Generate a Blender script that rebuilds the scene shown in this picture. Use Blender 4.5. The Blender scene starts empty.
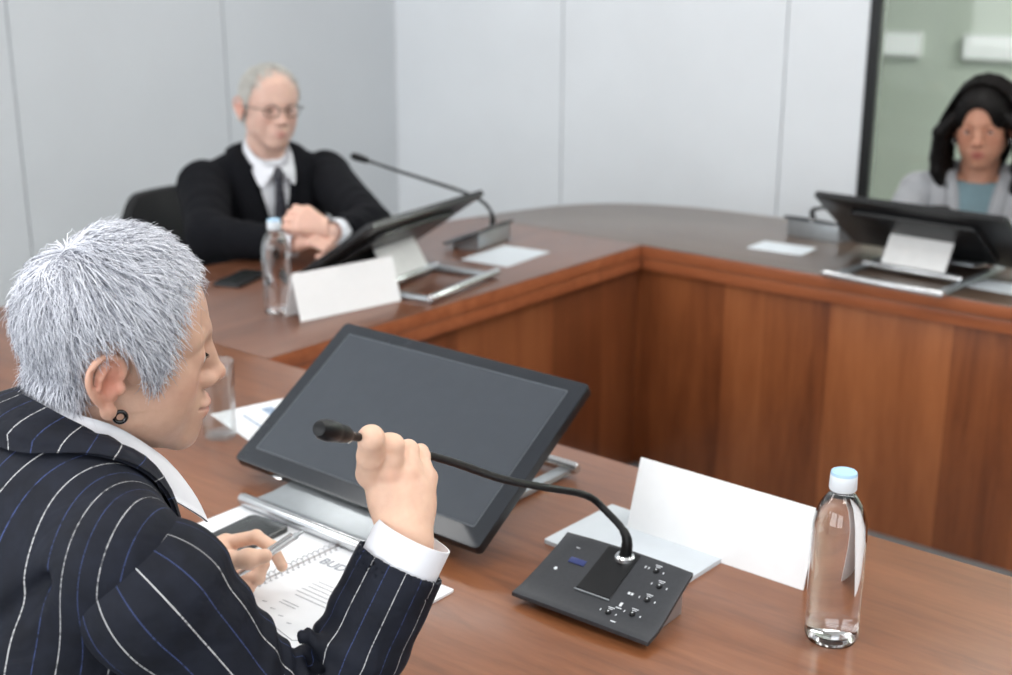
import bpy, bmesh, math, random
import numpy as np
from mathutils import Vector, Matrix
random.seed(7)
RNG = np.random.default_rng(11)
SC = bpy.context.scene
COL = SC.collection
PI = math.pi

# ---------------------------------------------------------------- frame of the room
# table frame: origin at the inner left corner of the table ring, a runs along the near
# section to the right, b runs away from the viewer, z is height above the floor
OX, OY = -.485, 2.487
AX, AY = .772, -.636
BX, BY = .636, .772
YAW = math.atan2(AY, AX)
TZ = .77
def W(a, b, z=0.0):
    return Vector((OX + a*AX + b*BX, OY + a*AY + b*BY, z))
ROOM = Matrix.Translation((OX, OY, 0)) @ Matrix.Rotation(YAW, 4, 'Z')

# ---------------------------------------------------------------- materials
def srgb(r, g, b):
    f = lambda c: (c/255/12.92) if c/255 <= .04045 else ((c/255+.055)/1.055)**2.4
    return (f(r), f(g), f(b), 1)
def new_mat(name):
    m = bpy.data.materials.new(name); m.use_nodes = True
    nt = m.node_tree; p = nt.nodes['Principled BSDF']
    return m, nt, p
def N(nt, typ, **kw):
    n = nt.nodes.new(typ)
    for k, v in kw.items():
        if k.startswith('i_'): n.inputs[k[2:].replace('_', ' ')].default_value = v
        else: setattr(n, k, v)
    return n
def L(nt, a, b): nt.links.new(a, b)
def mth(nt, op, a, b=None, c=None):
    n = nt.nodes.new('ShaderNodeMath'); n.operation = op
    for i, v in enumerate((a, b, c)):
        if v is None: continue
        if isinstance(v, (int, float)): n.inputs[i].default_value = v
        else: nt.links.new(v, n.inputs[i])
    return n.outputs[0]
def mixc(nt, f, a, b):
    n = nt.nodes.new('ShaderNodeMix'); n.data_type = 'RGBA'
    for s, v in ((n.inputs[0], f), (n.inputs[6], a), (n.inputs[7], b)):
        if isinstance(v, (int, float, tuple)): s.default_value = v
        else: nt.links.new(v, s)
    return n.outputs[2]
def ramp(nt, fac, stops):
    n = nt.nodes.new('ShaderNodeValToRGB'); nt.links.new(fac, n.inputs[0])
    e = n.color_ramp.elements
    e[0].position, e[0].color = stops[0]; e[1].position, e[1].color = stops[-1]
    for p, c in stops[1:-1]:
        q = e.new(p); q.color = c
    return n.outputs[0]
def plain(name, col, rough=.5, metal=0., spec=.5, coat=0., noise=0., nscale=40., bump=0., trans=0., ior=1.45, sss=0., sheen=0., alpha=1.):
    m, nt, p = new_mat(name)
    p.inputs['Base Color'].default_value = col
    p.inputs['Roughness'].default_value = rough
    p.inputs['Metallic'].default_value = metal
    p.inputs['Specular IOR Level'].default_value = spec
    p.inputs['Coat Weight'].default_value = coat
    p.inputs['Transmission Weight'].default_value = trans
    p.inputs['IOR'].default_value = ior
    p.inputs['Sheen Weight'].default_value = sheen
    p.inputs['Alpha'].default_value = alpha
    if sss:
        p.inputs['Subsurface Weight'].default_value = sss
        p.inputs['Subsurface Radius'].default_value = (.012, .005, .003)
        p.inputs['Subsurface Scale'].default_value = 1.
    if noise or bump:
        tc = N(nt, 'ShaderNodeTexCoord'); nz = N(nt, 'ShaderNodeTexNoise', i_Scale=nscale, i_Detail=4.)
        L(nt, tc.outputs['Object'], nz.inputs['Vector'])
        if noise:
            a = tuple(min(1, c*(1-noise)) for c in col[:3])+(1,); b = tuple(min(1, c*(1+noise)) for c in col[:3])+(1,)
            L(nt, ramp(nt, nz.outputs[0], [(.3, a), (.7, b)]), p.inputs['Base Color'])
        if bump:
            bp = N(nt, 'ShaderNodeBump', i_Strength=bump, i_Distance=.002); L(nt, nz.outputs[0], bp.inputs['Height'])
            L(nt, bp.outputs[0], p.inputs['Normal'])
    return m
def wood(name, cols, grain='x', scale=1., rough=.28, planks=0., coat=.10, plank_axis='X', spec=.5):
    m, nt, p = new_mat(name)
    tc = N(nt, 'ShaderNodeTexCoord'); mp = N(nt, 'ShaderNodeMapping')
    L(nt, tc.outputs['Object'], mp.inputs['Vector'])
    s = {'x': (.9, 7, 7), 'y': (7, .9, 7), 'z': (7, 7, .7)}[grain]
    mp.inputs['Scale'].default_value = tuple(v*scale for v in s)
    n1 = N(nt, 'ShaderNodeTexNoise', i_Scale=1.4, i_Detail=5., i_Roughness=.6, i_Distortion=1.1); L(nt, mp.outputs[0], n1.inputs['Vector'])
    n2 = N(nt, 'ShaderNodeTexNoise', i_Scale=9., i_Detail=6., i_Roughness=.65, i_Distortion=.4); L(nt, mp.outputs[0], n2.inputs['Vector'])
    f = mth(nt, 'MULTIPLY_ADD', n2.outputs[0], .35, mth(nt, 'MULTIPLY', n1.outputs[0], .65))
    if planks:
        sp = N(nt, 'ShaderNodeSeparateXYZ'); L(nt, tc.outputs['Object'], sp.inputs[0])
        v = mth(nt, 'DIVIDE', sp.outputs[plank_axis], planks)
        nw = N(nt, 'ShaderNodeTexNoise', i_Scale=1.3, i_Detail=1.); nw.noise_dimensions = '1D'
        L(nt, v, nw.inputs['W'])
        wn = N(nt, 'ShaderNodeTexWhiteNoise'); wn.noise_dimensions = '1D'
        L(nt, mth(nt, 'FLOOR', mth(nt, 'MULTIPLY_ADD', nw.outputs[0], .9, v)), wn.inputs['W'])
        f = mth(nt, 'ADD', mth(nt, 'MULTIPLY', f, .75), mth(nt, 'MULTIPLY', wn.outputs[0], .24))
    L(nt, ramp(nt, f, [(.3, cols[0]), (.48, cols[1]), (.7, cols[2])]), p.inputs['Base Color'])
    p.inputs['Roughness'].default_value = rough
    p.inputs['Specular IOR Level'].default_value = spec
    p.inputs['Coat Weight'].default_value = coat
    p.inputs['Coat Roughness'].default_value = .12
    return m
M = {}
M['table_top'] = wood('near_table_veneer', [srgb(84, 48, 28), srgb(120, 72, 43), srgb(144, 92, 60)], 'x', 1.1, rough=.33)
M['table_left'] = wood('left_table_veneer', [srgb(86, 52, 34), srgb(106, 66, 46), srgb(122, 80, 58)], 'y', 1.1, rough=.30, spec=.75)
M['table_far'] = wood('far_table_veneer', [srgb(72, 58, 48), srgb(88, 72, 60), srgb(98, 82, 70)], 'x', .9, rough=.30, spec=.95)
M['table_edge'] = wood('table_edge_band', [srgb(128, 70, 42), srgb(156, 90, 56), srgb(172, 104, 68)], 'x', 1., rough=.35)
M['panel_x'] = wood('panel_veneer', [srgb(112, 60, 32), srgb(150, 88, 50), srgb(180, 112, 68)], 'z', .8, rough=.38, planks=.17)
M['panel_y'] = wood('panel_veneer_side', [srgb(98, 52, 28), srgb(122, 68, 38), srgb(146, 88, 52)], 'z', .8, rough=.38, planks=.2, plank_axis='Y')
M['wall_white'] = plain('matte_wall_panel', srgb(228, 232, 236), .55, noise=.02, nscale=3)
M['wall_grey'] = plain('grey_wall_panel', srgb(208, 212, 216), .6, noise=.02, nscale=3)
M['ceiling'] = plain('ceiling_paint', srgb(235, 236, 236), .8, noise=.02)
M['floor'] = plain('grey_carpet', srgb(150, 150, 148), .9, noise=.2, nscale=250)
M['black_metal'] = plain('black_powder_coat', srgb(26, 28, 29), .35, noise=.1)
M['black_plastic'] = plain('black_plastic', srgb(24, 25, 27), .34, noise=.08, nscale=200)
M['dark_plastic'] = plain('charcoal_plastic', srgb(52, 54, 58), .42, noise=.08, nscale=200)
M['bezel'] = plain('monitor_bezel', srgb(40, 44, 50), .25, noise=.05)
M['screen'] = plain('switched_off_screen', srgb(58, 64, 72), .12, spec=.9, coat=.6, noise=.03)
M['silver'] = plain('brushed_aluminium', srgb(206, 208, 210), .24, metal=.9, noise=.05)
M['grey_metal'] = plain('satin_grey_metal', srgb(178, 184, 188), .34, metal=.75, noise=.05)
M['white_plastic'] = plain('white_plastic', srgb(232, 233, 232), .35, noise=.03)
M['paper'] = plain('white_paper', srgb(238, 240, 243), .7, noise=.015, nscale=60)
M['card'] = plain('white_card', srgb(246, 247, 248), .55, noise=.01, nscale=60)
M['grey_paper'] = plain('pale_grey_paper', srgb(205, 212, 218), .7, noise=.02)
M['phone'] = plain('phone_glass', srgb(28, 32, 32), .22, coat=.3, noise=.03)
M['tablet'] = plain('dark_green_cover', srgb(44, 52, 50), .5, noise=.08)
M['ink'] = plain('grey_print', srgb(148, 152, 160), .8, noise=.1)
M['spiral'] = plain('spiral_wire', srgb(190, 192, 196), .4, metal=.4, noise=.1)
M['case_black'] = plain('black_phone_case', srgb(30, 31, 33), .4, noise=.05)
M['rim_grey'] = plain('grey_screen_rim', srgb(80, 86, 92), .4, noise=.05)
M['mic_black'] = plain('black_mic_rubber', srgb(13, 14, 16), .42, spec=.35, noise=.05)
M['white_print'] = plain('white_print', srgb(220, 224, 228), .6, noise=.02)
M['blue_lcd'] = plain('dim_blue_display', srgb(52, 62, 110), .3, noise=.1)
M['clear'] = plain('clear_plastic', (1, 1, 1, 1), .02, trans=1., ior=1.40)
M['water'] = plain('water', (.98, .99, 1, 1), .0, trans=1., ior=1.33)
M['glass'] = plain('clear_glass', (1, 1, 1, 1), .01, trans=1., ior=1.22)
def thin_glass(name, tint):
    m = bpy.data.materials.new(name); m.use_nodes = True; nt = m.node_tree; nt.nodes.remove(nt.nodes['Principled BSDF']); out = nt.nodes['Material Output']
    tr = N(nt, 'ShaderNodeBsdfTransparent'); tr.inputs[0].default_value = tint; gs = N(nt, 'ShaderNodeBsdfGlossy'); gs.inputs['Roughness'].default_value = .03
    lw = N(nt, 'ShaderNodeLayerWeight'); mx = N(nt, 'ShaderNodeMixShader'); L(nt, mth(nt, 'MULTIPLY_ADD', mth(nt, 'POWER', lw.outputs['Facing'], 2.2), .75, .06), mx.inputs[0]); L(nt, tr.outputs[0], mx.inputs[1]); L(nt, gs.outputs[0], mx.inputs[2]); L(nt, mx.outputs[0], out.inputs[0])
    return m
M['glass'] = thin_glass('clear_drinking_glass', (.96, .97, .97, 1))
M['cap_blue'] = plain('pale_blue_cap', srgb(170, 205, 230), .35, noise=.05)
M['cap_white'] = plain('frosted_cap', srgb(222, 230, 236), .4, noise=.03)
M['white_fabric'] = plain('white_shirt_cotton', srgb(236, 238, 244), .75, bump=.15, nscale=500)
M['navy'] = plain('navy_wool', srgb(20, 23, 33), .85, noise=.15, nscale=300, bump=.1)
M['tie'] = None
M['grey_wool'] = plain('grey_wool', srgb(150, 152, 156), .85, sheen=.2, noise=.08, nscale=300)
M['teal'] = plain('dusty_teal_knit', srgb(108, 132, 140), .8, noise=.08, nscale=200)
M['black_hoop'] = plain('black_enamel', srgb(14, 14, 15), .12, coat=.6, noise=.05)
M['gold'] = plain('thin_gold', srgb(200, 170, 110), .25, metal=1., noise=.03)
M['eye_white'] = plain('eye_white', srgb(226, 220, 216), .15, noise=.02)
M['iris'] = plain('brown_iris', srgb(60, 38, 26), .12, noise=.1)
M['brow'] = plain('grey_brow_hair', srgb(110, 92, 84), .8, noise=.1)
M['dark_brow'] = plain('dark_brow_hair', srgb(38, 28, 24), .8, noise=.1)
M['chair_fabric'] = plain('black_chair_mesh', srgb(17, 18, 20), .75, noise=.15, nscale=200, bump=.2)
M['shoe'] = plain('black_leather', srgb(22, 21, 22), .35, noise=.1)
M['lens'] = plain('spectacle_lens', (1, 1, 1, 1), .0, trans=1., ior=1.02)
M['glint'] = None

def skin_mat(name, sss=.12, rough=.48):
    m, nt, p = new_mat(name)
    at = N(nt, 'ShaderNodeAttribute', attribute_name='tint')
    nz = N(nt, 'ShaderNodeTexNoise', i_Scale=90., i_Detail=5.); tc = N(nt, 'ShaderNodeTexCoord')
    L(nt, tc.outputs['Object'], nz.inputs['Vector'])
    v = ramp(nt, nz.outputs[0], [(.25, (.90, .86, .85, 1)), (.75, (1, 1, 1, 1))])
    mx = N(nt, 'ShaderNodeMix', data_type='RGBA', blend_type='MULTIPLY'); mx.inputs[0].default_value = 1.
    L(nt, at.outputs['Color'], mx.inputs[6]); L(nt, v, mx.inputs[7])
    L(nt, mx.outputs[2], p.inputs['Base Color'])
    p.inputs['Roughness'].default_value = rough
    p.inputs['Specular IOR Level'].default_value = .4
    p.inputs['Subsurface Weight'].default_value = sss
    p.inputs['Subsurface Radius'].default_value = (.010, .004, .002)
    p.inputs['Subsurface Scale'].default_value = 1.
    bp = N(nt, 'ShaderNodeBump', i_Strength=.25, i_Distance=.0006)
    n3 = N(nt, 'ShaderNodeTexNoise', i_Scale=420., i_Detail=3.); L(nt, tc.outputs['Object'], n3.inputs['Vector'])
    L(nt, n3.outputs[0], bp.inputs['Height']); L(nt, bp.outputs[0], p.inputs['Normal'])
    return m
M['skin'] = skin_mat('skin')
def hair_mat(name, dark, light, rough=.42):
    m, nt, p = new_mat(name)
    at = N(nt, 'ShaderNodeAttribute', attribute_name='tone')
    L(nt, ramp(nt, at.outputs['Fac'], [(0., dark), (1., light)]), p.inputs['Base Color'])
    p.inputs['Roughness'].default_value = rough
    p.inputs['Specular IOR Level'].default_value = .5 if 'black' not in name else .15
    return m
M['hair_silver'] = hair_mat('silver_hair', srgb(94, 97, 116), srgb(246, 248, 255), .4)
M['hair_grey'] = hair_mat('grey_hair', srgb(140, 138, 132), srgb(228, 226, 220), .5)
M['hair_black'] = hair_mat('black_hair', srgb(8, 7, 7), srgb(24, 19, 18), .5)

def pinstripe(name, mode):
    """navy cloth with woven white and blue stripes; the stripe coordinate is stored on the cloth"""
    m, nt, p = new_mat(name)
    at = N(nt, 'ShaderNodeAttribute', attribute_name='weave')
    sp = N(nt, 'ShaderNodeSeparateXYZ'); L(nt, at.outputs['Vector'], sp.inputs[0])
    if mode == 'round':
        s = mth(nt, 'MULTIPLY', mth(nt, 'ARCTAN2', sp.outputs[1], sp.outputs[0]), 8/(2*PI))
    else:
        s = sp.outputs[0]
    v = sp.outputs[2]
    def line(off, w):
        f = mth(nt, 'ABSOLUTE', mth(nt, 'SUBTRACT', mth(nt, 'FRACT', mth(nt, 'ADD', s, off)), .5))
        return mth(nt, 'LESS_THAN', f, w)
    cv = N(nt, 'ShaderNodeCombineXYZ'); L(nt, mth(nt, 'MULTIPLY', s, 3.), cv.inputs[0]); L(nt, mth(nt, 'MULTIPLY', v, 260.), cv.inputs[1])
    nz = N(nt, 'ShaderNodeTexNoise', i_Scale=1.6, i_Detail=2.); L(nt, cv.outputs[0], nz.inputs['Vector'])
    dash = ramp(nt, nz.outputs[0], [(.36, (.15, .15, .15, 1)), (.52, (1, 1, 1, 1))])
    tc = N(nt, 'ShaderNodeTexCoord')
    n2 = N(nt, 'ShaderNodeTexNoise', i_Scale=35., i_Detail=6.); L(nt, tc.outputs['Object'], n2.inputs['Vector'])
    base = ramp(nt, n2.outputs[0], [(.3, srgb(16, 19, 28)), (.7, srgb(25, 29, 41))])
    c1 = mixc(nt, mth(nt, 'MULTIPLY', line(0., .010), dash), base, srgb(205, 205, 206))
    c2 = mixc(nt, mth(nt, 'MULTIPLY', line(.5, .009), dash), c1, srgb(62, 76, 122))
    L(nt, c2, p.inputs['Base Color'])
    p.inputs['Roughness'].default_value = .75
    p.inputs['Specular IOR Level'].default_value = .25
    p.inputs['Sheen Weight'].default_value = .0
    n4 = N(nt, 'ShaderNodeTexNoise', i_Scale=14., i_Detail=3., i_Distortion=.8); L(nt, tc.outputs['Object'], n4.inputs['Vector'])
    b1 = N(nt, 'ShaderNodeBump', i_Strength=.5, i_Distance=.012); L(nt, n4.outputs[0], b1.inputs['Height'])
    n3 = N(nt, 'ShaderNodeTexNoise', i_Scale=900., i_Detail=2.); L(nt, tc.outputs['Object'], n3.inputs['Vector'])
    b2 = N(nt, 'ShaderNodeBump', i_Strength=.2, i_Distance=.0005); L(nt, n3.outputs[0], b2.inputs['Height']); L(nt, b1.outputs[0], b2.inputs['Normal'])
    L(nt, b2.outputs[0], p.inputs['Normal'])
    return m
M['pin_round'] = pinstripe('pinstripe_sleeve_cloth', 'round')
M['pin_flat'] = pinstripe('pinstripe_body_cloth', 'flat')
def tie_mat():
    m, nt, p = new_mat('dark_checked_silk')
    tc = N(nt, 'ShaderNodeTexCoord'); ck = N(nt, 'ShaderNodeTexChecker', i_Scale=90.); L(nt, tc.outputs['Object'], ck.inputs['Vector'])
    ck.inputs['Color1'].default_value = srgb(34, 34, 42); ck.inputs['Color2'].default_value = srgb(58, 58, 68)
    L(nt, ck.outputs[0], p.inputs['Base Color']); p.inputs['Roughness'].default_value = .5
    return m
M['tie'] = tie_mat()
def reflection_mat():  # faint glow imitating bright reflections in the partition glass
    m, nt, p = new_mat('reflection_glow')
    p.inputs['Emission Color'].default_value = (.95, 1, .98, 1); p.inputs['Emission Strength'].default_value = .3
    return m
M['glint'] = reflection_mat()

# ---------------------------------------------------------------- objects
def tag(o, label=None, cat=None, group=None, kind=None):
    if label: o['label'] = label
    if cat: o['category'] = cat
    if group: o['group'] = group
    if kind: o['kind'] = kind
    return o
def link(o, parent=None):
    COL.objects.link(o)
    if parent is not None: o.parent = parent
    return o
def empty(name, loc=(0, 0, 0), rz=0., label=None, cat=None, group=None):
    o = bpy.data.objects.new(name, None); o.empty_display_size = .05
    o.location = loc; o.rotation_euler = (0, 0, rz); link(o)
    return tag(o, label, cat, group)
def mesh_obj(name, verts, faces, mat, parent=None, smooth=True, mats=None, fmat=None):
    me = bpy.data.meshes.new(name)
    me.from_pydata([tuple(v) for v in verts], [], [tuple(int(i) for i in f) for f in faces])
    if mats:
        for m in mats: me.materials.append(m)
        me.polygons.foreach_set('material_index', np.asarray(fmat, dtype=np.int32))
    else: me.materials.append(mat)
    me.polygons.foreach_set('use_smooth', [smooth]*len(me.polygons))
    me.update()
    return link(bpy.data.objects.new(name, me), parent)
def bm_obj(name, bm, mat, parent=None, smooth=False, bevel=0., seg=2, mats=None):
    bmesh.ops.recalc_face_normals(bm, faces=bm.faces)
    if bevel:
        ed = [e for e in bm.edges if len(e.link_faces) == 2 and e.calc_face_angle(0) > .6]
        bmesh.ops.bevel(bm, geom=ed, offset=bevel, segments=seg, profile=.6, affect='EDGES', clamp_overlap=True)
        smooth = True
    me = bpy.data.meshes.new(name); bm.to_mesh(me); bm.free()
    for m in (mats or [mat]): me.materials.append(m)
    if smooth:
        me.polygons.foreach_set('use_smooth', [True]*len(me.polygons))
        me.update()
        try: me.set_sharp_from_angle(angle=.7)
        except Exception: pass
    return link(bpy.data.objects.new(name, me), parent)
def box(bm, c, s, rot=None, mi=0):
    m = Matrix.Translation(c) @ (rot if rot is not None else Matrix()) @ Matrix.Diagonal((s[0], s[1], s[2], 1))
    r = bmesh.ops.create_cube(bm, size=1, matrix=m)
    for v in r['verts']:
        for f in v.link_faces: f.material_index = mi
def prism(bm, pts, z0, z1, mi=0, side=None):
    a = [bm.verts.new((p[0], p[1], z0)) for p in pts]; b = [bm.verts.new((p[0], p[1], z1)) for p in pts]
    n = len(pts)
    fs = [bm.faces.new(a[::-1]), bm.faces.new(b)]
    for i in range(n): fs.append(bm.faces.new((a[i], a[(i+1) % n], b[(i+1) % n], b[i])))
    for f in fs: f.material_index = mi
    if side is not None:
        for f in fs[2:]: f.material_index = side
def lathe(bm, prof, n=40, mat=None, mi=0):
    """prof: list of (r, z); closes on the axis where r == 0"""
    rings = []
    for r, z in prof:
        if r < 1e-6: rings.append([bm.verts.new((0, 0, z))])
        else: rings.append([bm.verts.new((r*math.cos(2*PI*i/n), r*math.sin(2*PI*i/n), z)) for i in range(n)])
    vs = [v for r in rings for v in r]
    for A, B in zip(rings, rings[1:]):
        for i in range(n):
            j = (i+1) % n
            if len(A) == 1 and len(B) == 1: continue
            if len(A) == 1: f = bm.faces.new((A[0], B[i], B[j]))
            elif len(B) == 1: f = bm.faces.new((A[i], A[j], B[0]))
            else: f = bm.faces.new((A[i], A[j], B[j], B[i]))
            f.material_index = mi
    if mat is not None: bmesh.ops.transform(bm, matrix=mat, verts=vs)
def catmull(pts, n=8):
    P = [Vector(p) for p in pts]; out = []
    for i in range(len(P)-1):
        p0 = P[i-1] if i else 2*P[0]-P[1]; p1, p2 = P[i], P[i+1]
        p3 = P[i+2] if i+2 < len(P) else 2*P[-1]-P[-2]
        for k in range(n):
            t = k/n
            out.append(.5*((2*p1)+(p2-p0)*t+(2*p0-5*p1+4*p2-p3)*t*t+(3*p1-p0-3*p2+p3)*t**3))
    out.append(P[-1]); return out
def tube(bm, pts, r, n=10, cap=True, closed=False, mi=0):
    pts = [Vector(p) for p in pts]
    rr = r if isinstance(r, (list, tuple)) else [r]*len(pts)
    rings = []; t0 = (pts[1]-pts[0]).normalized()
    nrm = t0.orthogonal().normalized()
    for i, p in enumerate(pts):
        t = (pts[min(i+1, len(pts)-1)]-pts[max(i-1, 0)]).normalized()
        if closed: t = (pts[(i+1) % len(pts)]-pts[i-1]).normalized()
        nrm = (nrm-t*nrm.dot(t)).normalized(); bi = t.cross(nrm)
        rings.append([bm.verts.new(p+(nrm*math.cos(2*PI*k/n)+bi*math.sin(2*PI*k/n))*rr[i]) for k in range(n)])
    seq = list(zip(rings, rings[1:]))+([(rings[-1], rings[0])] if closed else [])
    for A, B in seq:
        for i in range(n):
            f = bm.faces.new((A[i], A[(i+1) % n], B[(i+1) % n], B[i])); f.material_index = mi
    if cap and not closed:
        bm.faces.new(rings[0][::-1]).material_index = mi; bm.faces.new(rings[-1]).material_index = mi
def rrect(w, h, r, n=5, cx=0., cy=0.):
    out = []
    for sx, sy, a0 in ((1, 1, 0), (-1, 1, 90), (-1, -1, 180), (1, -1, 270)):
        for k in range(n+1):
            a = math.radians(a0+90*k/n); out.append((cx+sx*(w/2-r)+r*math.cos(a), cy+sy*(h/2-r)+r*math.sin(a)))
    return out
def copy_tree(o, parent=None):
    c = o.copy(); COL.objects.link(c)
    if parent is not None: c.parent = parent
    for ch in list(o.children): copy_tree(ch, c)
    return c
def text_obj(name, s, size, mat, parent, loc, rot=(0, 0, 0), extrude=.0002, spacing=1.):
    cu = bpy.data.curves.new(name, 'FONT'); cu.body = s; cu.size = size; cu.extrude = extrude; cu.offset = size*.02; cu.space_character = spacing
    cu.materials.append(mat)
    o = link(bpy.data.objects.new(name+'_c', cu))
    me = bpy.data.meshes.new_from_object(o); me.name = name
    bpy.data.objects.remove(o)
    o = link(bpy.data.objects.new(name, me), parent); o.location = loc; o.rotation_euler = rot
    return o

# ---------------------------------------------------------------- distance fields for bodies and cloth
class Field:
    """a solid grown from blended rounded shapes, read out as one continuous surface"""
    def __init__(s, lo, hi, h):
        s.lo = np.array(lo, float); s.h = h
        s.n = np.ceil((np.array(hi)-s.lo)/h).astype(int)+1
        s.v = np.full(s.n, 1., np.float32)
    def _sub(s, lo, hi):
        a = np.maximum(np.floor((np.array(lo)-s.lo)/s.h).astype(int), 0)
        b = np.minimum(np.ceil((np.array(hi)-s.lo)/s.h).astype(int)+1, s.n)
        if (b <= a).any(): return None
        g = [(s.lo[i]+s.h*np.arange(a[i], b[i])).astype(np.float32) for i in range(3)]
        X, Y, Z = np.meshgrid(*g, indexing='ij', sparse=True)
        return (slice(a[0], b[0]), slice(a[1], b[1]), slice(a[2], b[2])), X, Y, Z
    def _mix(s, sl, d, k, op):
        o = s.v[sl]
        if op == 'add':
            if k <= 0: s.v[sl] = np.minimum(o, d)
            else:
                e = np.maximum(k-np.abs(o-d), 0)/k; s.v[sl] = np.minimum(o, d)-e*e*k*.25
        else:
            d = -d
            if k <= 0: s.v[sl] = np.maximum(o, d)
            else:
                e = np.maximum(k-np.abs(o-d), 0)/k; s.v[sl] = np.maximum(o, d)+e*e*k*.25
    def ell(s, c, r, k=.01, rot=None, op='add'):
        c = np.array(c, float); r = np.array(r, float); m = max(r)+k*1.2+2*s.h
        q = s._sub(c-m, c+m)
        if q is None: return
        sl, X, Y, Z = q; X = X-np.float32(c[0]); Y = Y-np.float32(c[1]); Z = Z-np.float32(c[2])
        if rot is not None:
            R = np.array(rot, dtype=np.float32)  # columns: local axes
            X, Y, Z = (R[0, 0]*X+R[1, 0]*Y+R[2, 0]*Z, R[0, 1]*X+R[1, 1]*Y+R[2, 1]*Z, R[0, 2]*X+R[1, 2]*Y+R[2, 2]*Z)
        k0 = np.sqrt((X/r[0])**2+(Y/r[1])**2+(Z/r[2])**2)
        k1 = np.sqrt((X/r[0]**2)**2+(Y/r[1]**2)**2+(Z/r[2]**2)**2)+1e-9
        s._mix(sl, (k0*(k0-1)/k1).astype(np.float32), k, op)
    def cap(s, p, q, r0, r1=None, k=.01, op='add', flat=None):
        """tapered limb between two joints; flat=(axis, factor) squashes its section along an axis"""
        r1 = r0 if r1 is None else r1
        p = np.array(p, float); q = np.array(q, float); m = max(r0, r1)+k*1.2+2*s.h
        if flat is not None: m = m/min(1, flat[1])
        g = s._sub(np.minimum(p, q)-m, np.maximum(p, q)+m)
        if g is None: return
        sl, X, Y, Z = g; d = q-p; L2 = max(float(d@d), 1e-12)
        X = X-np.float32(p[0]); Y = Y-np.float32(p[1]); Z = Z-np.float32(p[2])
        t = np.clip((X*d[0]+Y*d[1]+Z*d[2])/L2, 0, 1)
        dx, dy, dz = X-t*d[0], Y-t*d[1], Z-t*d[2]
        if flat is not None:
            ax = np.array(flat[0], float); ax = ax/np.linalg.norm(ax); u = dx*ax[0]+dy*ax[1]+dz*ax[2]; w = (1/flat[1]-1)
            dx, dy, dz = dx+u*w*ax[0], dy+u*w*ax[1], dz+u*w*ax[2]
        s._mix(sl, (np.sqrt(dx*dx+dy*dy+dz*dz)-(r0+(r1-r0)*t)).astype(np.float32), k, op)
    def chain(s, pts, rad, k=.01, op='add', flat=None):
        for i in range(len(pts)-1): s.cap(pts[i], pts[i+1], rad[i], rad[i+1], k, op, flat)
    def cut(s, p, n, k=.0):
        """remove what lies beyond the plane through p on the side n points to"""
        sl, X, Y, Z = s._sub(s.lo, s.lo+s.h*s.n)
        n = np.array(n, float); n = n/np.linalg.norm(n)
        d = -((X-p[0])*n[0]+(Y-p[1])*n[1]+(Z-p[2])*n[2])
        s._mix(sl, np.broadcast_to(d, s.v.shape).astype(np.float32), k, 'sub')
    def at(s, V):
        g = (np.asarray(V)-s.lo)/s.h; g = np.clip(g, 0, np.array(s.n)-1.001); i = g.astype(int); f = g-i; d = 0
        for a in (0, 1):
            for b in (0, 1):
                for c in (0, 1):
                    w = np.abs(1-a-f[:, 0])*np.abs(1-b-f[:, 1])*np.abs(1-c-f[:, 2]); d = d+w*s.v[i[:, 0]+a, i[:, 1]+b, i[:, 2]+c]
        return d
    def rest(s, V, dist, pull=None, it=14):
        """moves points out of the solid until they lie dist above it; where pull is set also down onto it"""
        V = np.array(V, float); e = s.h
        for _ in range(it):
            d = s.at(V); G = np.stack([s.at(V+e*np.eye(3)[k])-s.at(V-e*np.eye(3)[k]) for k in range(3)], 1)/(2*e)
            G /= np.linalg.norm(G, axis=1)[:, None]+1e-9; q = dist-d
            m = q > 0 if pull is None else (q > 0) | pull
            V += G*np.where(m, np.clip(q, -.008, .008), 0)[:, None]*.8
        return V
    def mesh(s):
        v = s.v; v[0], v[-1] = 1, 1; v[:, 0], v[:, -1] = 1, 1; v[:, :, 0], v[:, :, -1] = 1, 1
        ins = v < 0; c = np.zeros(tuple(np.array(v.shape)-1), np.int8)
        C8 = [(i, j, k) for i in (0, 1) for j in (0, 1) for k in (0, 1)]
        sh = c.shape
        for i, j, k in C8: c += ins[i:i+sh[0], j:j+sh[1], k:k+sh[2]]
        mixed = (c > 0) & (c < 8); I, J, K = np.nonzero(mixed)
        idx = np.full(sh, -1, np.int64); idx[I, J, K] = np.arange(len(I))
        cv = {o: v[I+o[0], J+o[1], K+o[2]] for o in C8}
        acc = np.zeros((len(I), 3)); cnt = np.zeros(len(I))
        for o in C8:
            for ax in range(3):
                if o[ax]: continue
                o2 = tuple(1 if t == ax else o[t] for t in range(3))
                a, b = cv[o], cv[o2]; m = (a < 0) != (b < 0)
                t = np.where(m, a/np.where(m, a-b, 1), 0)
                for t_ in range(3): acc[:, t_] += m*(o[t_]+(t if t_ == ax else 0))
                cnt += m
        V = (acc/cnt[:, None]+np.stack([I, J, K], 1))*s.h+s.lo
        F = []
        for ax in range(3):
            b, c2 = [(1, 2), (2, 0), (0, 1)][ax]
            lo = [slice(None)]*3; hi = [slice(None)]*3; lo[ax] = slice(0, -1); hi[ax] = slice(1, None)
            e0 = ins[tuple(lo)]; e1 = ins[tuple(hi)]
            P = np.argwhere(e0 != e1); s0 = e0[P[:, 0], P[:, 1], P[:, 2]]
            ok = (P[:, b] > 0) & (P[:, c2] > 0) & (P[:, b] < sh[b]) & (P[:, c2] < sh[c2])
            P, s0 = P[ok], s0[ok]
            def g(db, dc):
                Q = P.copy(); Q[:, b] -= db; Q[:, c2] -= dc; return idx[Q[:, 0], Q[:, 1], Q[:, 2]]
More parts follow.
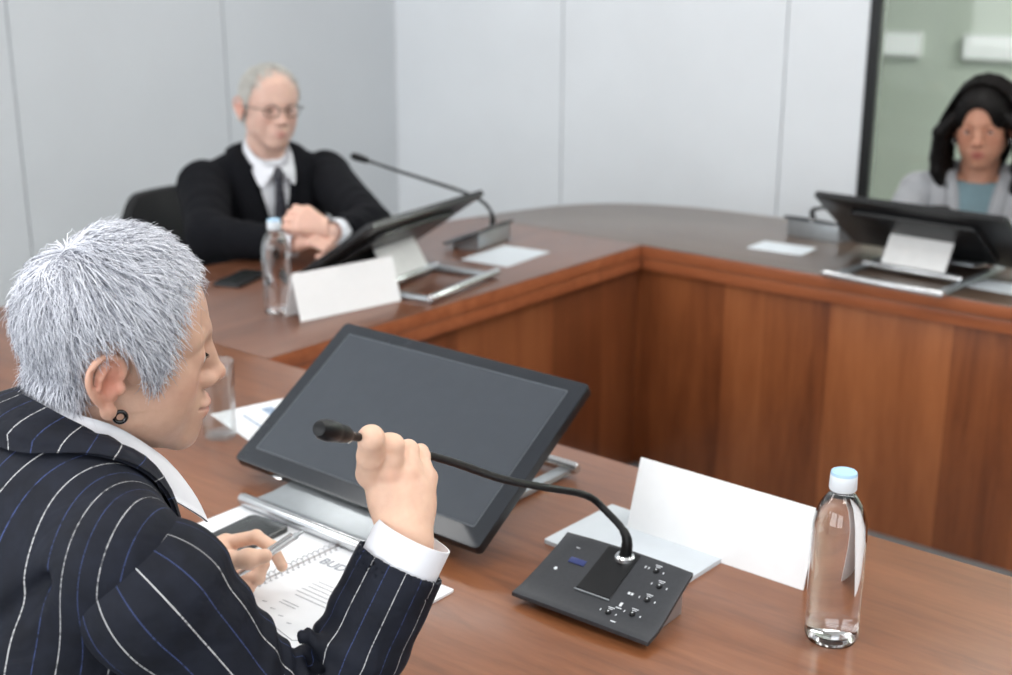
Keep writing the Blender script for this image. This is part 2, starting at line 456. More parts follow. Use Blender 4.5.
            q = np.stack([g(1, 1), g(0, 1), g(0, 0), g(1, 0)], 1)
            q[~s0] = q[~s0][:, ::-1]; F.append(q)
        return V, np.concatenate(F)
def relax(V, F, n=1, w=.5):
    for _ in range(n):
        A = np.zeros_like(V); c = np.zeros(len(V))
        for i in range(4):
            np.add.at(A, F[:, i], V[F[:, (i+1) % 4]]); np.add.at(c, F[:, i], 1)
        V = V*(1-w)+w*A/np.maximum(c, 1)[:, None]
    return V
def np_obj(name, V, F, mat, parent=None, attrs=None, mats=None, fmat=None):
    me = bpy.data.meshes.new(name)
    V = np.asarray(V, np.float32); F = np.asarray(F, np.int32); k = F.shape[1]
    me.vertices.add(len(V)); me.vertices.foreach_set('co', V.ravel())
    me.loops.add(F.size); me.loops.foreach_set('vertex_index', F.ravel())
    me.polygons.add(len(F)); me.polygons.foreach_set('loop_start', np.arange(0, F.size, k, dtype=np.int32))
    me.update(calc_edges=True); me.validate()
    me.polygons.foreach_set('use_smooth', np.ones(len(me.polygons), bool))
    for m in (mats or [mat]): me.materials.append(m)
    if fmat is not None: me.polygons.foreach_set('material_index', np.asarray(fmat, np.int32))
    for an, (typ, data) in (attrs or {}).items():
        a = me.attributes.new(an, typ, 'POINT')
        a.data.foreach_set({'FLOAT': 'value', 'FLOAT_VECTOR': 'vector', 'FLOAT_COLOR': 'color'}[typ], np.asarray(data, np.float32).ravel())
    return link(bpy.data.objects.new(name, me), parent)
def join(parts):
    Vs, Fs, n = [], [], 0
    for V, F in parts: Vs.append(V); Fs.append(F+n); n += len(V)
    return np.concatenate(Vs), np.concatenate(Fs)
def basis(az, pitch=0., roll=0.):
    """right, forward, up as columns; az measured from +Y towards +X"""
    f = np.array([math.sin(az)*math.cos(pitch), math.cos(az)*math.cos(pitch), math.sin(pitch)])
    r = np.cross(f, [0, 0, 1.]); r /= np.linalg.norm(r); u = np.cross(r, f)
    return np.array([r*math.cos(roll)+u*math.sin(roll), f, u*math.cos(roll)-r*math.sin(roll)]).T
rad = math.radians
M['navy_dark'] = plain('near_black_wool', srgb(15, 16, 21), .9, spec=.2, noise=.12, nscale=300, bump=.1)
EXPO = -0.12; WORLD = .6; WINP = 42; LAMPP = 15; CORR = 130
NECK1 = [(0.128, 1.520, 0.872), (0.101, 1.515, 0.896), (0.042, 1.461, 0.931), (-0.007, 1.39, 0.972), (-0.055, 1.293, 1.031), (-0.09, 1.221, 1.072), (-0.118, 1.177, 1.099), (-0.14, 1.137, 1.121)]
LH_PTS = {'w': (-0.3854, 1.4895, 0.815), 'im': (-0.3592, 1.5092, 0.832), 'ip': (-0.3168, 1.4933, 0.848), 'id': (-0.2949, 1.4812, 0.84), 'it': (-0.2804, 1.4645, 0.822), 'mm': (-0.3595, 1.5004, 0.818), 'mp': (-0.3052, 1.464, 0.825), 'md': (-0.3086, 1.4517, 0.812), 'mt': (-0.3296, 1.4621, 0.808), 'rm': (-0.3598, 1.4867, 0.808), 'rp': (-0.3141, 1.466, 0.806), 'rd': (-0.3211, 1.4482, 0.8), 'rt': (-0.3391, 1.4634, 0.799), 'pm': (-0.3629, 1.475, 0.8), 'pp': (-0.3285, 1.4532, 0.796), 'pd': (-0.3349, 1.4406, 0.793), 'pt': (-0.3494, 1.4563, 0.793), 'tc': (-0.3659, 1.4475, 0.836), 'tm': (-0.3375, 1.4222, 0.85), 'ti': (-0.3116, 1.4155, 0.856), 'tt': (-0.2921, 1.4216, 0.857), 'pen0': (-0.3242, 1.4233, 0.832), 'pen1': (-0.2548, 1.4813, 0.862)}
# ---------------------------------------------------------------- camera
cam = bpy.data.cameras.new('camera'); camo = bpy.data.objects.new('camera', cam); COL.objects.link(camo)
camo.location = (0, 0, 1.56); camo.rotation_euler = (rad(90-16.7), 0, 0)
cam.sensor_width = 36; cam.lens = 1290/1012*36; cam.clip_start = .02
cam.dof.use_dof = True; cam.dof.focus_distance = 1.36; cam.dof.aperture_fstop = 4.6
SC.camera = camo
SC.view_settings.view_transform = 'Standard'; SC.view_settings.look = 'None'
SC.view_settings.gamma = 1.; SC.view_settings.exposure = EXPO
SC.view_settings.use_curve_mapping = False

# ---------------------------------------------------------------- light
wd = bpy.data.worlds.new('world'); SC.world = wd; wd.use_nodes = True
bg = wd.node_tree.nodes['Background']; bg.inputs[0].default_value = (.93, .96, 1, 1); bg.inputs[1].default_value = WORLD
def area(name, loc, target, sx, sy, power, col=(1, 1, 1)):
    l = bpy.data.lights.new(name, 'AREA'); l.shape = 'RECTANGLE'; l.size = sx; l.size_y = sy; l.energy = power; l.color = col
    o = bpy.data.objects.new(name, l); COL.objects.link(o); o.location = loc
    o.rotation_euler = (Vector(target)-Vector(loc)).to_track_quat('-Z', 'Y').to_euler(); return o
# daylight through the windows behind and to the left of the viewer, wall at b = -3.9
for i, a in enumerate((-1.2, .9, 3.0)):
    area('window_daylight', W(a, -3.85, 1.65), W(a, 0, 1.3), 1.7, 1.7, WINP, (.95, .975, 1))
for i, (a, b) in enumerate(((-1.2, 1.3), (.6, 1.5), (2.4, 1.5), (1.7, .1), (3.2, .2), (-1.7, -1.6), (.9, -1.4), (2.7, -1.4), (-.9, -1.4))):
    area('ceiling_lamp_light', W(a, b, 2.83), W(a, b, 0), 1.1, .3, LAMPP, (1, .985, .96))

# ---------------------------------------------------------------- room shell (coordinates a, b in the room frame)
def room_obj(name, bm, mat, parent=None, kind='structure', **k):
    o = bm_obj(name, bm, mat, parent, **k)
    if parent is None: o.matrix_world = ROOM
    if kind: o['kind'] = kind
    return o
WL, WB, WR, WF, CH = -2.235, 2.686, 4.6, -3.95, 2.9
bm = bmesh.new(); box(bm, ((WL+WR)/2, (WF+WB+2.4)/2, -.05), (WR-WL+.6, WB-WF+2.4, .1)); room_obj('floor', bm, M['floor'])
bm = bmesh.new(); box(bm, ((WL+WR)/2, (WF+WB+2.4)/2, CH+.05), (WR-WL+.6, WB-WF+2.4, .1)); room_obj('ceiling', bm, M['ceiling'])
def panel_wall(name, axis, at, edges, z1, mat, side):
    """wall clad in full height panels with a narrow recessed joint between them"""
    bm = bmesh.new()
    for p, q in zip(edges, edges[1:]):
        c, w = (p+q)/2, abs(q-p)-.006
        if axis == 'b': box(bm, (c, at+side*.02, z1/2), (w, .04, z1))
        else: box(bm, (at+side*.02, c, z1/2), (.04, w, z1))
    p, q = min(edges), max(edges)
    if axis == 'b': box(bm, ((p+q)/2, at+side*.05, z1/2), (q-p, .05, z1), mi=1)
    else: box(bm, (at+side*.05, (p+q)/2, z1/2), (.05, q-p, z1), mi=1)
    M.setdefault('joint', plain('panel_joint_shadow_gap', srgb(150, 154, 158), .8, noise=.03))
    return room_obj(name, bm, mat, mats=[mat, M['joint']])
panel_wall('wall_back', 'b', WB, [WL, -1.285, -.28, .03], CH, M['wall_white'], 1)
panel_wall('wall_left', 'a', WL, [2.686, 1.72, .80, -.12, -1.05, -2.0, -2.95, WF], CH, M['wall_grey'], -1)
bm = bmesh.new(); box(bm, (WR+.05, (WB+WF)/2, CH/2), (.1, WB-WF, CH)); room_obj('wall_right', bm, M['wall_white'])
# window wall behind the viewer: piers, sill and head around three openings
bm = bmesh.new()
for p, q in ((WL, -2.1), (-.3, -.0), (1.8, 2.1), (3.9, WR)): box(bm, ((p+q)/2, WF-.05, CH/2), (q-p, .1, CH))
box(bm, ((WL+WR)/2, WF-.05, .38), (WR-WL, .1, .76)); box(bm, ((WL+WR)/2, WF-.05, 2.72), (WR-WL, .1, .36))
room_obj('wall_front', bm, M['wall_white'])
# glazed partition on the right of the back wall with a corridor behind it
GL0 = .03
bm = bmesh.new()
for a in (GL0+.02, 2.3, WR-.02): box(bm, (a, WB+.02, CH/2), (.04, .045, CH))
for z in (.05, CH-.05): box(bm, ((GL0+WR)/2, WB+.03, z), (WR-GL0, .07, .1))
room_obj('window_1', bm, M['black_metal'])
gp = bm = bmesh.new()
for p, q in ((GL0+.04, 2.265), (2.335, WR-.075)): box(bm, ((p+q)/2, WB+.03, CH/2), (q-p, .012, CH-.2))
o = bm_obj('glass_pane', bm, None, bpy.data.objects['window_1'], mats=[plain('partition_glass', (.93, .97, .95, 1), .0, trans=1., ior=1.3)])
M['corridor'] = plain('corridor_paint', srgb(214, 222, 210), .7, noise=.03, nscale=2)
bm = bmesh.new(); box(bm, (1.3, WB+2.3, CH/2), (7.2, .1, CH)); box(bm, (-2.2, WB+1.2, CH/2), (.1, 2.2, CH)); room_obj('wall_corridor', bm, M['corridor'])
area('corridor_light', W(2.0, WB+1.2, 2.85), W(2.0, WB+1.2, 0), 3., .5, CORR, (1, 1, .97))
for a, w_, lb in ((-.83, .30, 'white panel added as a reflection in the glass partition, left of the dark-haired woman'), (-.16, .62, 'wide white panel added as a reflection in the glass partition, above the dark-haired woman')):  # added glowing panels that imitate reflection streaks in the glass
    bm = bmesh.new(); box(bm, (0, 0, 0), (w_, .03, .13)); o = bm_obj('reflection_panel', bm, M['white_plastic'], bevel=.006); o.matrix_world = ROOM @ Matrix.Translation((a, WB+2.232, 1.10)); tag(o, lb, 'reflection panel')
    bm = bmesh.new(); box(bm, (0, -.017, 0), (w_-.03, .006, .10)); bm_obj('glow_face', bm, M['glint'], o)
# ---------------------------------------------------------------- conference table
conf = empty('conference_table', W(.3, .3), YAW, 'large reddish wooden ring conference table with open middle', 'table')
TINV = Matrix.Translation((-.3, -.3, 0))
def tpart(name, bm, mat, bevel=.004, **k):
    bmesh.ops.transform(bm, matrix=TINV, verts=bm.verts)
    return bm_obj(name, bm, mat, conf, bevel=bevel, **k)
outer = catmull([(-.16, -.80, 0), (-.5, -.70, 0), (-.72, -.45, 0), (-.78, -.1, 0), (-.745, .35, 0), (-.70, .8, 0), (-.655, 1.2, 0), (-.61, 1.42, 0), (-.53, 1.686, 0), (-.39, 1.845, 0), (-.166, 1.935, 0), (.1, 1.955, 0)], 6)
outer = [(p.x, p.y) for p in outer]
TH = .038
RW = 2.75   # inner width of the ring
near = [(RW, 0), (-.0, 0)]; near_l = [p for p in outer if p[1] < 0]
i0 = max(i for i, p in enumerate(outer) if p[1] < 0); f = (0-outer[i0][1])/(outer[i0+1][1]-outer[i0][1]); xl = outer[i0][0]+f*(outer[i0+1][0]-outer[i0][0])
i1 = max(i for i, p in enumerate(outer) if p[1] < 1.363 and i < 60 and p[0] < -.55); 
f = (1.363-outer[i1][1])/(outer[i1+1][1]-outer[i1][1]); xu = outer[i1][0]+f*(outer[i1+1][0]-outer[i1][0])
B1 = 1.363
bm = bmesh.new(); prism(bm, [(RW+.7, -.80)] + [(RW+.7, 0), (0, 0), (xl, 0)] + [p for p in outer[:i0+1]][::-1], TZ-TH, TZ, 0, 1); tpart('tabletop', bm, None, .003, mats=[M['table_top'], M['table_edge']])
bm = bmesh.new(); prism(bm, [(0, 0.0004), (0, B1-.0004), (xu, B1-.0004)] + outer[i0+1:i1+1][::-1] + [(xl, 0.0004)], TZ-TH, TZ, 0, 1); tpart('tabletop', bm, None, .003, mats=[M['table_left'], M['table_edge']])
bm = bmesh.new(); prism(bm, [(0, B1), (RW+.7, B1), (RW+.7, 1.955)] + outer[i1+1:][::-1] + [(xu, B1)], TZ-TH, TZ, 0, 1); tpart('tabletop', bm, None, .003, mats=[M['table_far'], M['table_edge']])
bm = bmesh.new(); prism(bm, [(RW, .0004), (RW+.7, .0004), (RW+.7, B1-.0004), (RW, B1-.0004)], TZ-TH, TZ, 0, 1); tpart('tabletop', bm, None, .003, mats=[M['table_left'], M['table_edge']])
# edge band under the top, then the modesty panels set back from it
for nm, c, s, mt in (('apron', (RW/2, -.012, TZ-TH-.016), (RW, .02, .032), 'table_edge'), ('apron', (-.012, B1/2, TZ-TH-.016), (.02, B1, .032), 'table_edge'),
                     ('apron', (RW/2, B1+.012, TZ-TH-.016), (RW, .02, .032), 'table_edge'), ('apron', (RW+.012, B1/2, TZ-TH-.016), (.02, B1, .032), 'table_edge')):
    bm = bmesh.new(); box(bm, c, s); tpart(nm, bm, M[mt], .002)
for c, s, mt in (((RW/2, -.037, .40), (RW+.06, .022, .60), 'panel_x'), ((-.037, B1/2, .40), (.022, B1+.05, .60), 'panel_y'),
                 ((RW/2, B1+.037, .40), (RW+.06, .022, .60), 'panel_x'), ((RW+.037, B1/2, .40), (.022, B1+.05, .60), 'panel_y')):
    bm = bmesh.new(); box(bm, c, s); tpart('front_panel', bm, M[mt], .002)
for c, s_ in (((RW/2, -.045, .05), (RW+.08, .016, .098)), ((-.045, B1/2, .05), (.016, B1+.07, .098)), ((RW/2, B1+.045, .05), (RW+.08, .016, .098)), ((RW+.045, B1/2, .05), (.016, B1+.07, .098))):
    bm = bmesh.new(); box(bm, c, s_); tpart('plinth', bm, M['grey_metal'], .002)
for (a, b) in ((-.3, -.4), (1.2, -.4), (-.3, .7), (-.2, 1.65), (1.2, 1.65), (RW+.3, -.4), (RW+.3, 1.65)):
    bm = bmesh.new(); box(bm, (a, b, .366), (.05, .3, .732) if a in (1.2, ) else (.22, .22, .732)); tpart('pedestal', bm, M['panel_x'], .004)

# ---------------------------------------------------------------- touch monitors on reclining stands
def make_monitor():
    """origin on the table under the middle of the lower screen edge; user stands on -y, screen leans towards +y"""
    t = empty('touch_monitor')
    w, h, tl = .5, .296, .98
    D = Matrix.Translation((0, 0, .035)) @ Matrix.Rotation(-tl, 4, 'X')   # local z runs up the screen
    bm = bmesh.new()
    pts = rrect(w, h, .008, 4, 0, h/2)
    prism(bm, pts, 0, .015)
    # prism stands on xy; turn so that its thickness runs to the back
    R = D @ Matrix.Rotation(PI/2, 4, 'X')
    bmesh.ops.transform(bm, matrix=R @ Matrix.Translation((0, 0, -.015)), verts=bm.verts)
    bm_obj('housing', bm, M['black_plastic'], t, bevel=.002)
    bm = bmesh.new(); prism(bm, rrect(w-.001, h-.001, .008, 4, 0, h/2), 0, .003)
    bmesh.ops.transform(bm, matrix=R @ Matrix.Translation((0, 0, -.0026)), verts=bm.verts)
    bm_obj('bezel', bm, M['bezel'], t, bevel=.001)
    bm = bmesh.new(); prism(bm, rrect(w-.056, h-.052, .002, 2, 0, h/2+.004), 0, .0012)
    bmesh.ops.transform(bm, matrix=R @ Matrix.Translation((0, 0, .0002)), verts=bm.verts)
    bm_obj('screen', bm, M['screen'], t)
    # thin bright line framing the display glass
    bm = bmesh.new(); prism(bm, rrect(w-.051, h-.047, .003, 2, 0, h/2+.004), 0, .0006)
    bmesh.ops.transform(bm, matrix=R @ Matrix.Translation((0, 0, .0003)), verts=bm.verts)
    bm_obj('screen_rim', bm, M['rim_grey'], t)
    bm = bmesh.new()
    prism(bm, rrect(.34, .20, .02, 4, 0, h/2), 0, .014)
    bmesh.ops.transform(bm, matrix=R @ Matrix.Translation((0, 0, -.029)), verts=bm.verts)
    bm_obj('back_cover', bm, M['black_plastic'], t, bevel=.005)
    # power button on the lower edge
    bm = bmesh.new(); box(bm, (0, 0, 0), (.02, .006, .005)); bmesh.ops.transform(bm, matrix=D @ Matrix.Translation((-.15, .008, -.002)), verts=bm.verts)
    bm_obj('power_button', bm, M['silver'], t, bevel=.001)
    # base: four bars in a rectangle, a sloping grey plate and a wide bracket up to the back
    y0, y1, x = -.062, .345, .152
    for yy in (y0, y1):
        bm = bmesh.new(); tube(bm, [(-x-.006, yy, .0145), (-x, yy, .0145), (x, yy, .0145), (x+.006, yy, .0145)], [.0075, .0095, .0095, .0075], 14); bm_obj('base_bar', bm, M['silver'], t, smooth=True)
    for s in (-1, 1):
        bm = bmesh.new(); box(bm, (s*(x-.016), (y0+y1)/2, .008), (.022, y1-y0-.006, .010)); bm_obj('base_rail', bm, M['grey_metal'], t, bevel=.003)
    bm = bmesh.new()
    prism(bm, rrect(.25, .16, .004, 2, 0, 0), 0, .004)
    bmesh.ops.transform(bm, matrix=Matrix.Translation((0, y0+.088, .026)) @ Matrix.Rotation(.10, 4, 'X'), verts=bm.verts)
    bm_obj('base_plate', bm, M['grey_metal'], t, bevel=.001)
    # bracket
    bm = bmesh.new()
    box(bm, (0, .158, .060), (.17, .006, .10), Matrix.Rotation(.55, 4, 'X'))
    bm_obj('support_bracket', bm, M['white_plastic'], t, bevel=.002)
    bm = bmesh.new(); tube(bm, [(-.132, .183, .017), (-.126, .183, .017), (.126, .183, .017), (.132, .183, .017)], [.006, .009, .009, .006], 14)
    bm_obj('hinge_bar', bm, M['silver'], t, smooth=True)
    return t
mon = make_monitor()
def place(o, wx, wy, yaw, label=None, cat=None, group=None, z=TZ):
    o.location = (wx, wy, z); o.rotation_euler = (0, 0, yaw); return tag(o, label, cat, group)
place(mon, -.230, 1.705, -.693, 'black touch monitor in front of the woman with the pinstripe jacket', 'monitor', 'touch monitors on the table')
m2 = copy_tree(mon); place(m2, -.398, 3.205, 4.19, 'black touch monitor seen from behind in front of the man in the dark suit', 'monitor', 'touch monitors on the table')
m3 = copy_tree(mon); place(m3, 1.144, 3.293, 2.40, 'black touch monitor seen from behind in front of the dark-haired woman', 'monitor', 'touch monitors on the table')

# ---------------------------------------------------------------- gooseneck microphones
def make_mic(neck, name_label, group='gooseneck microphones on the table', detail=True):
    """origin on the table in the middle of the base; user on -y; neck points are in this local frame"""
    t = empty('gooseneck_microphone')
    w, d = .196, .112
    # thin curved plate: high at the back, sweeping down and flaring towards the user
    nx, ny = 14, 12
    def top(u, v):
        x = (u-.5)*(w+.006*math.cos(v*PI))
        y = (v-.5)*d
        z = .012 + .046*v**1.15 + .003*math.exp(-((v-.0)/.12)**2) + .003*(1-(2*u-1)**2)
        y += -.004*(1-(2*u-1)**2)*(1-v)
        return x, y, z
    bm = bmesh.new(); g = {}
    for i in range(nx+1):
        for j in range(ny+1):
            x, y, z = top(i/nx, j/ny); g[i, j, 0] = bm.verts.new((x, y, z)); g[i, j, 1] = bm.verts.new((x, y, z-.006))
    for i in range(nx):
        for j in range(ny):
            bm.faces.new((g[i, j, 0], g[i+1, j, 0], g[i+1, j+1, 0], g[i, j+1, 0])); bm.faces.new((g[i, j, 1], g[i, j+1, 1], g[i+1, j+1, 1], g[i+1, j, 1]))
    for i in range(nx):
        for j in (0, ny): bm.faces.new((g[i, j, 0], g[i+1, j, 0], g[i+1, j, 1], g[i, j, 1]))
    for j in range(ny):
        for i in (0, nx): bm.faces.new((g[i, j, 0], g[i, j+1, 0], g[i, j+1, 1], g[i, j, 1]))
    bm_obj('base_plate', bm, M['dark_plastic'], t, bevel=.0012)
    bm = bmesh.new()
    pr = [(-d/2+.022, 0), (d/2-.006, 0), (d/2-.003, .050), (d/2-.012, .0455), (-d/2+.024, .013)]
    vs = [[bm.verts.new((x, p[0], p[1])) for p in pr] for x in (-w/2+.014, w/2-.014)]
    bm.faces.new(vs[0][::-1]); bm.faces.new(vs[1])
    for i in range(5): bm.faces.new((vs[0][i], vs[0][(i+1) % 5], vs[1][(i+1) % 5], vs[1][i]))
    bm_obj('base_body', bm, M['grey_metal'], t, bevel=.002)
    def on(u, v, lift=.0006):
        x, y, z = top(u, v); x2, y2, z2 = top(u, min(v+.02, 1)); sl = math.atan2(z2-z, y2-y+1e-9)
        return Matrix.Translation((x, y, z+lift)) @ Matrix.Rotation(sl if v < .98 else .25, 4, 'X')
    if detail:
        bm = bmesh.new(); n = 6   # glossy darker speaker field in the middle
        for k in range(n):
            v0, v1 = .36+.60*k/n, .36+.60*(k+1)/n
            q = [top(.36, v0), top(.61, v0), top(.61, v1), top(.36, v1)]
            up = [bm.verts.new((x, y, z+.0012)) for x, y, z in q]; dn = [bm.verts.new((x, y, z-.001)) for x, y, z in q]
            bm.faces.new(up); bm.faces.new(dn[::-1])
            for i in range(4): bm.faces.new((up[i], dn[i], dn[(i+1) % 4], up[(i+1) % 4]))
        bmesh.ops.remove_doubles(bm, verts=bm.verts, dist=1e-6)
        bm_obj('speaker_field', bm, M['black_plastic'], t)
        bm = bmesh.new(); box(bm, (0, 0, 0), (.052, .0018, .0012)); bmesh.ops.transform(bm, matrix=on(.485, .335, .001), verts=bm.verts); bm_obj('light_strip', bm, M['grey_metal'], t)
        bm = bmesh.new(); box(bm, (0, 0, 0), (.024, .009, .0014)); bmesh.ops.transform(bm, matrix=on(.235, .66, .0008), verts=bm.verts); bm_obj('display', bm, M['blue_lcd'], t, bevel=.0005)
        bm = bmesh.new(); lathe(bm, [(0, .0008), (.0022, .0006), (.0026, 0)], 12, on(.13, .50)); bm_obj('indicator_lamp', bm, M['white_print'], t)
        bm = bmesh.new(); box(bm, (0, 0, 0), (.005, .0012, .0006)); bmesh.ops.transform(bm, matrix=on(.165, .83), verts=bm.verts); bm_obj('symbol_print', bm, M['white_print'], t)
        # five round keys, each with small print beside it
        for (u, v) in ((.77, .86), (.85, .70), (.83, .50), (.80, .28), (.66, .20)):
            bm = bmesh.new(); lathe(bm, [(0, .0020), (.0034, .0018), (.004, .0006), (.004, -.001)], 16, on(u, v)); kb = bm_obj('key', bm, M['black_plastic'], t, smooth=True)
            bm = bmesh.new()
            box(bm, (0, 0, 0), (.0018, .0018, .0004)); bmesh.ops.transform(bm, matrix=on(u, v, .0026), verts=bm.verts[-8:])
            for dx, dy, sx, sy in ((-.055, .0, .0012, .0030), (.055, -.0, .0014, .0026), (0, .065, .009, .0010), (.0, .045, .006, .0008)):
                k0 = len(bm.verts); box(bm, (0, 0, 0), (sx, sy, .0004)); bm.verts.ensure_lookup_table()
                bmesh.ops.transform(bm, matrix=on(u+dx, v+dy, .0008), verts=bm.verts[k0:])
            bm_obj('key_print', bm, M['white_print'], kb)
        for (u, v, sx, sy) in ((.70, .50, .003, .0035), (.722, .50, .003, .0035), (.70, .34, .0035, .006), (.70, .29, .008, .0014), (.73, .10, .007, .0018), (.69, .86, .0012, .004)):
            bm = bmesh.new(); box(bm, (0, 0, 0), (sx, sy, .0004)); bmesh.ops.transform(bm, matrix=on(u, v, .0008), verts=bm.verts)
            bm_obj('symbol_print', bm, M['white_print'], t)
    # collar ring and neck
    x, y, z = top(.515, .90)
    bm = bmesh.new(); lathe(bm, [(.0085, -.004), (.0135, -.003), (.0135, .0015), (.011, .004), (.0085, .004)], 28, Matrix.Translation((x, y, z))); bm_obj('collar_ring', bm, M['silver'], t, smooth=True)
    pts = catmull([(x, y, z-.004), (x, y, z+.03)] + neck, 8)
    n = len(pts)
    rr = []
    for i in range(n):
        s = i/(n-1); r = .0046 if s < .62 else .0046-.0012*(s-.62)/.38
        if i < 10: r = .0088-.0036*(i/10)
        rr.append(r*(1+.06*(i % 2)))
    bm = bmesh.new(); tube(bm, pts, rr, 12); bm_obj('gooseneck', bm, M['mic_black'], t, smooth=True)
    e = pts[-1]; dv = (pts[-1]-pts[-3]).normalized()
    R = Matrix.Translation(e) @ dv.to_track_quat('Z', 'Y').to_matrix().to_4x4()
    bm = bmesh.new(); lathe(bm, [(0, -.002), (.0042, -.002), (.0045, .006), (.0042, .010), (.0060, .016), (.0085, .022), (.0092, .034), (.0090, .038), (.0098, .040), (.0104, .050), (.0098, .058), (.0068, .0650), (0, .0675)], 28, R)
    hd = bm_obj('microphone_head', bm, M['mic_black'], t, smooth=True)
    bm = bmesh.new()
    for k in range(4):
        a = k*PI/2+.4; b_ = Matrix.Rotation(a, 4, 'Z'); k0 = len(bm.verts)
        box(bm, (0, 0, 0), (.0009, .0006, .008)); bm.verts.ensure_lookup_table()
        bmesh.ops.transform(bm, matrix=R @ b_ @ Matrix.Translation((.0066, 0, .0145)) @ Matrix.Rotation(.42, 4, 'Y'), verts=bm.verts[k0:])
    bm_obj('contact_slots', bm, M['silver'], hd)
    return t
def to_local(root_xy, yaw, pts):
    R = Matrix.Rotation(-yaw, 3, 'Z'); return [tuple(R @ (Vector(p)-Vector((root_xy[0], root_xy[1], TZ)))) for p in pts]
MY = -.665
near_mic_xy = (.121, 1.449)
mic1 = make_mic(to_local(near_mic_xy, MY, NECK1), '')
place(mic1, *near_mic_xy, MY, 'black gooseneck microphone with keypad base, its neck pulled sideways by a hand', 'microphone', 'gooseneck microphones on the table')
xy2 = (-.075, 3.555); Y2 = YAW-PI/2+.15
mic2 = make_mic(to_local(xy2, Y2, [(-.061, 3.556, .885), (-.111, 3.534, .917), (-.209, 3.524, .952), (-.295, 3.502, .984), (-.358, 3.488, 1.008)]), '', detail=False)
place(mic2, *xy2, Y2, 'gooseneck microphone on the table to the right of the man in the dark suit', 'microphone', 'gooseneck microphones on the table')
xy3 = (W(.34, 1.78).x, W(.34, 1.78).y); Y3 = YAW+PI-.1

# ---------------------------------------------------------------- name cards
def make_card(w=.277, h=.107, lean=17):
    t = empty('name_card')
    for s in (1, -1):
        bm = bmesh.new(); box(bm, (0, 0, h/2), (w, .0016, h)); 
        y = h*math.sin(rad(lean))
        bmesh.ops.transform(bm, matrix=Matrix.Translation((0, -s*y, 0)) @ Matrix.Rotation(-s*rad(lean), 4, 'X'), verts=bm.verts)
        bm_obj('front_leaf' if s == 1 else 'back_leaf', bm, M['card'], t)
    return t
c1 = make_card(); p = W(1.160, -.178); place(c1, p.x, p.y, -.70, 'blank white tent name card beside the clear water bottle', 'name card', 'blank name cards')
c2 = copy_tree(c1); place(c2, -.372, 2.868, .724, 'blank white tent name card in front of the man in the dark suit', 'name card', 'blank name cards')

# ---------------------------------------------------------------- bottles, glass
def make_bottle(r=.0320, h=.214):
    t = empty('water_bottle')
    prof = [(0, .004), (r*.55, .006), (r*.62, .001), (r*.90, .0), (r*.99, .006), (r, .014), (r*.985, .03), (r, .08), (r*1.0, h*.62), (r*.98, h*.70), (r*.90, h*.76), (r*.74, h*.82), (r*.52, h*.865), (r*.42, h*.882), (r*.40, h*.90)]
    inner = [(max(a-.0007, 0), b+(.001 if i < 4 else 0)) for i, (a, b) in enumerate(prof)][::-1]
    bm = bmesh.new(); lathe(bm, prof+[(r*.40, h*.93), (r*.36, h*.93), (r*.36, h*.90)]+inner[1:], 48); bm_obj('bottle_wall', bm, M['clear'], t, smooth=True)
    wi = [(max(a-.0009, 0), b+(.0015 if i < 4 else 0)) for i, (a, b) in enumerate(prof)]
    wi = [q for q in wi if q[1] < h*.872]; wi.append((0, wi[-1][1]))
    bm = bmesh.new(); lathe(bm, wi, 48); bm_obj('water', bm, M['water'], t, smooth=True)
    cr = r*.49
    bm = bmesh.new()
    n = 48; prof2 = [(cr*.97, h*.897), (cr*1.02, h*.905), (cr*1.0, h*.955), (cr*.98, h*.985), (cr*.90, h*.993)]
    lathe(bm, prof2, n); bm_obj('cap_skirt', bm, M['cap_white'], t, smooth=True)
    bm = bmesh.new(); lathe(bm, [(0, h*.975), (cr*.9, h*.975), (cr*.985, h*.985), (cr*.93, h), (cr*.80, h*1.004), (cr*.74, h*.998), (0, h*.998)], n); bm_obj('cap_top', bm, M['cap_blue'], t, smooth=True)
    return t
b1 = make_bottle(); p = W(1.378, -.296); place(b1, p.x, p.y, 0, 'clear plastic water bottle with pale blue cap in the right foreground', 'bottle', 'water bottles')
b2 = copy_tree(b1); place(b2, -.520, 2.842, .5, 'clear plastic water bottle in front of the man in the dark suit', 'bottle', 'water bottles')
bm = bmesh.new(); r = .031
lathe(bm, [(0, .0006), (r*.86, .0006), (r*.88, .004), (r*.93, .06), (r, .132), (r-.0006, .1335), (r-.0016, .132), (r*.93-.0016, .06), (r*.88-.0018, .007), (0, .006)], 48)
gl = bm_obj('drinking_glass', bm, M['glass'], smooth=True); p = W(.277, -.337); gl.location = (p.x, p.y, TZ)
tag(gl, 'empty clear straight drinking glass beside the woman in pinstripes', 'glass')

# ---------------------------------------------------------------- paper, phones, pens
def slab(name, a, b, w, d, h, z, rz, mat, label, cat, group=None, rc=.002, bevel=.0):
    bm = bmesh.new(); prism(bm, rrect(w, d, rc, 3), 0, h)
    o = bm_obj(name, bm, mat, bevel=bevel); p = W(a, b); o.location = (p.x, p.y, z); o.rotation_euler = (0, 0, YAW+rz)
    return tag(o, label, cat, group)
nb = empty('spiral_notebook', W(.745, -.648, TZ), YAW, 'open white spiral notebook with a printed budget page', 'notebook')
for s, nm in ((-1, 'left_page'), (1, 'right_page')):
    bm = bmesh.new(); prism(bm, rrect(.206, .297, .002, 2, s*.1055, 0), .0, .0035); pg = bm_obj(nm, bm, M['paper'], nb)
    if s == 1: rp = pg
text_obj('printed_heading', 'BUDGET', .0225, M['ink'], rp, (.016, .090, .0037), spacing=1.0)
bm = bmesh.new()
random.seed(3)
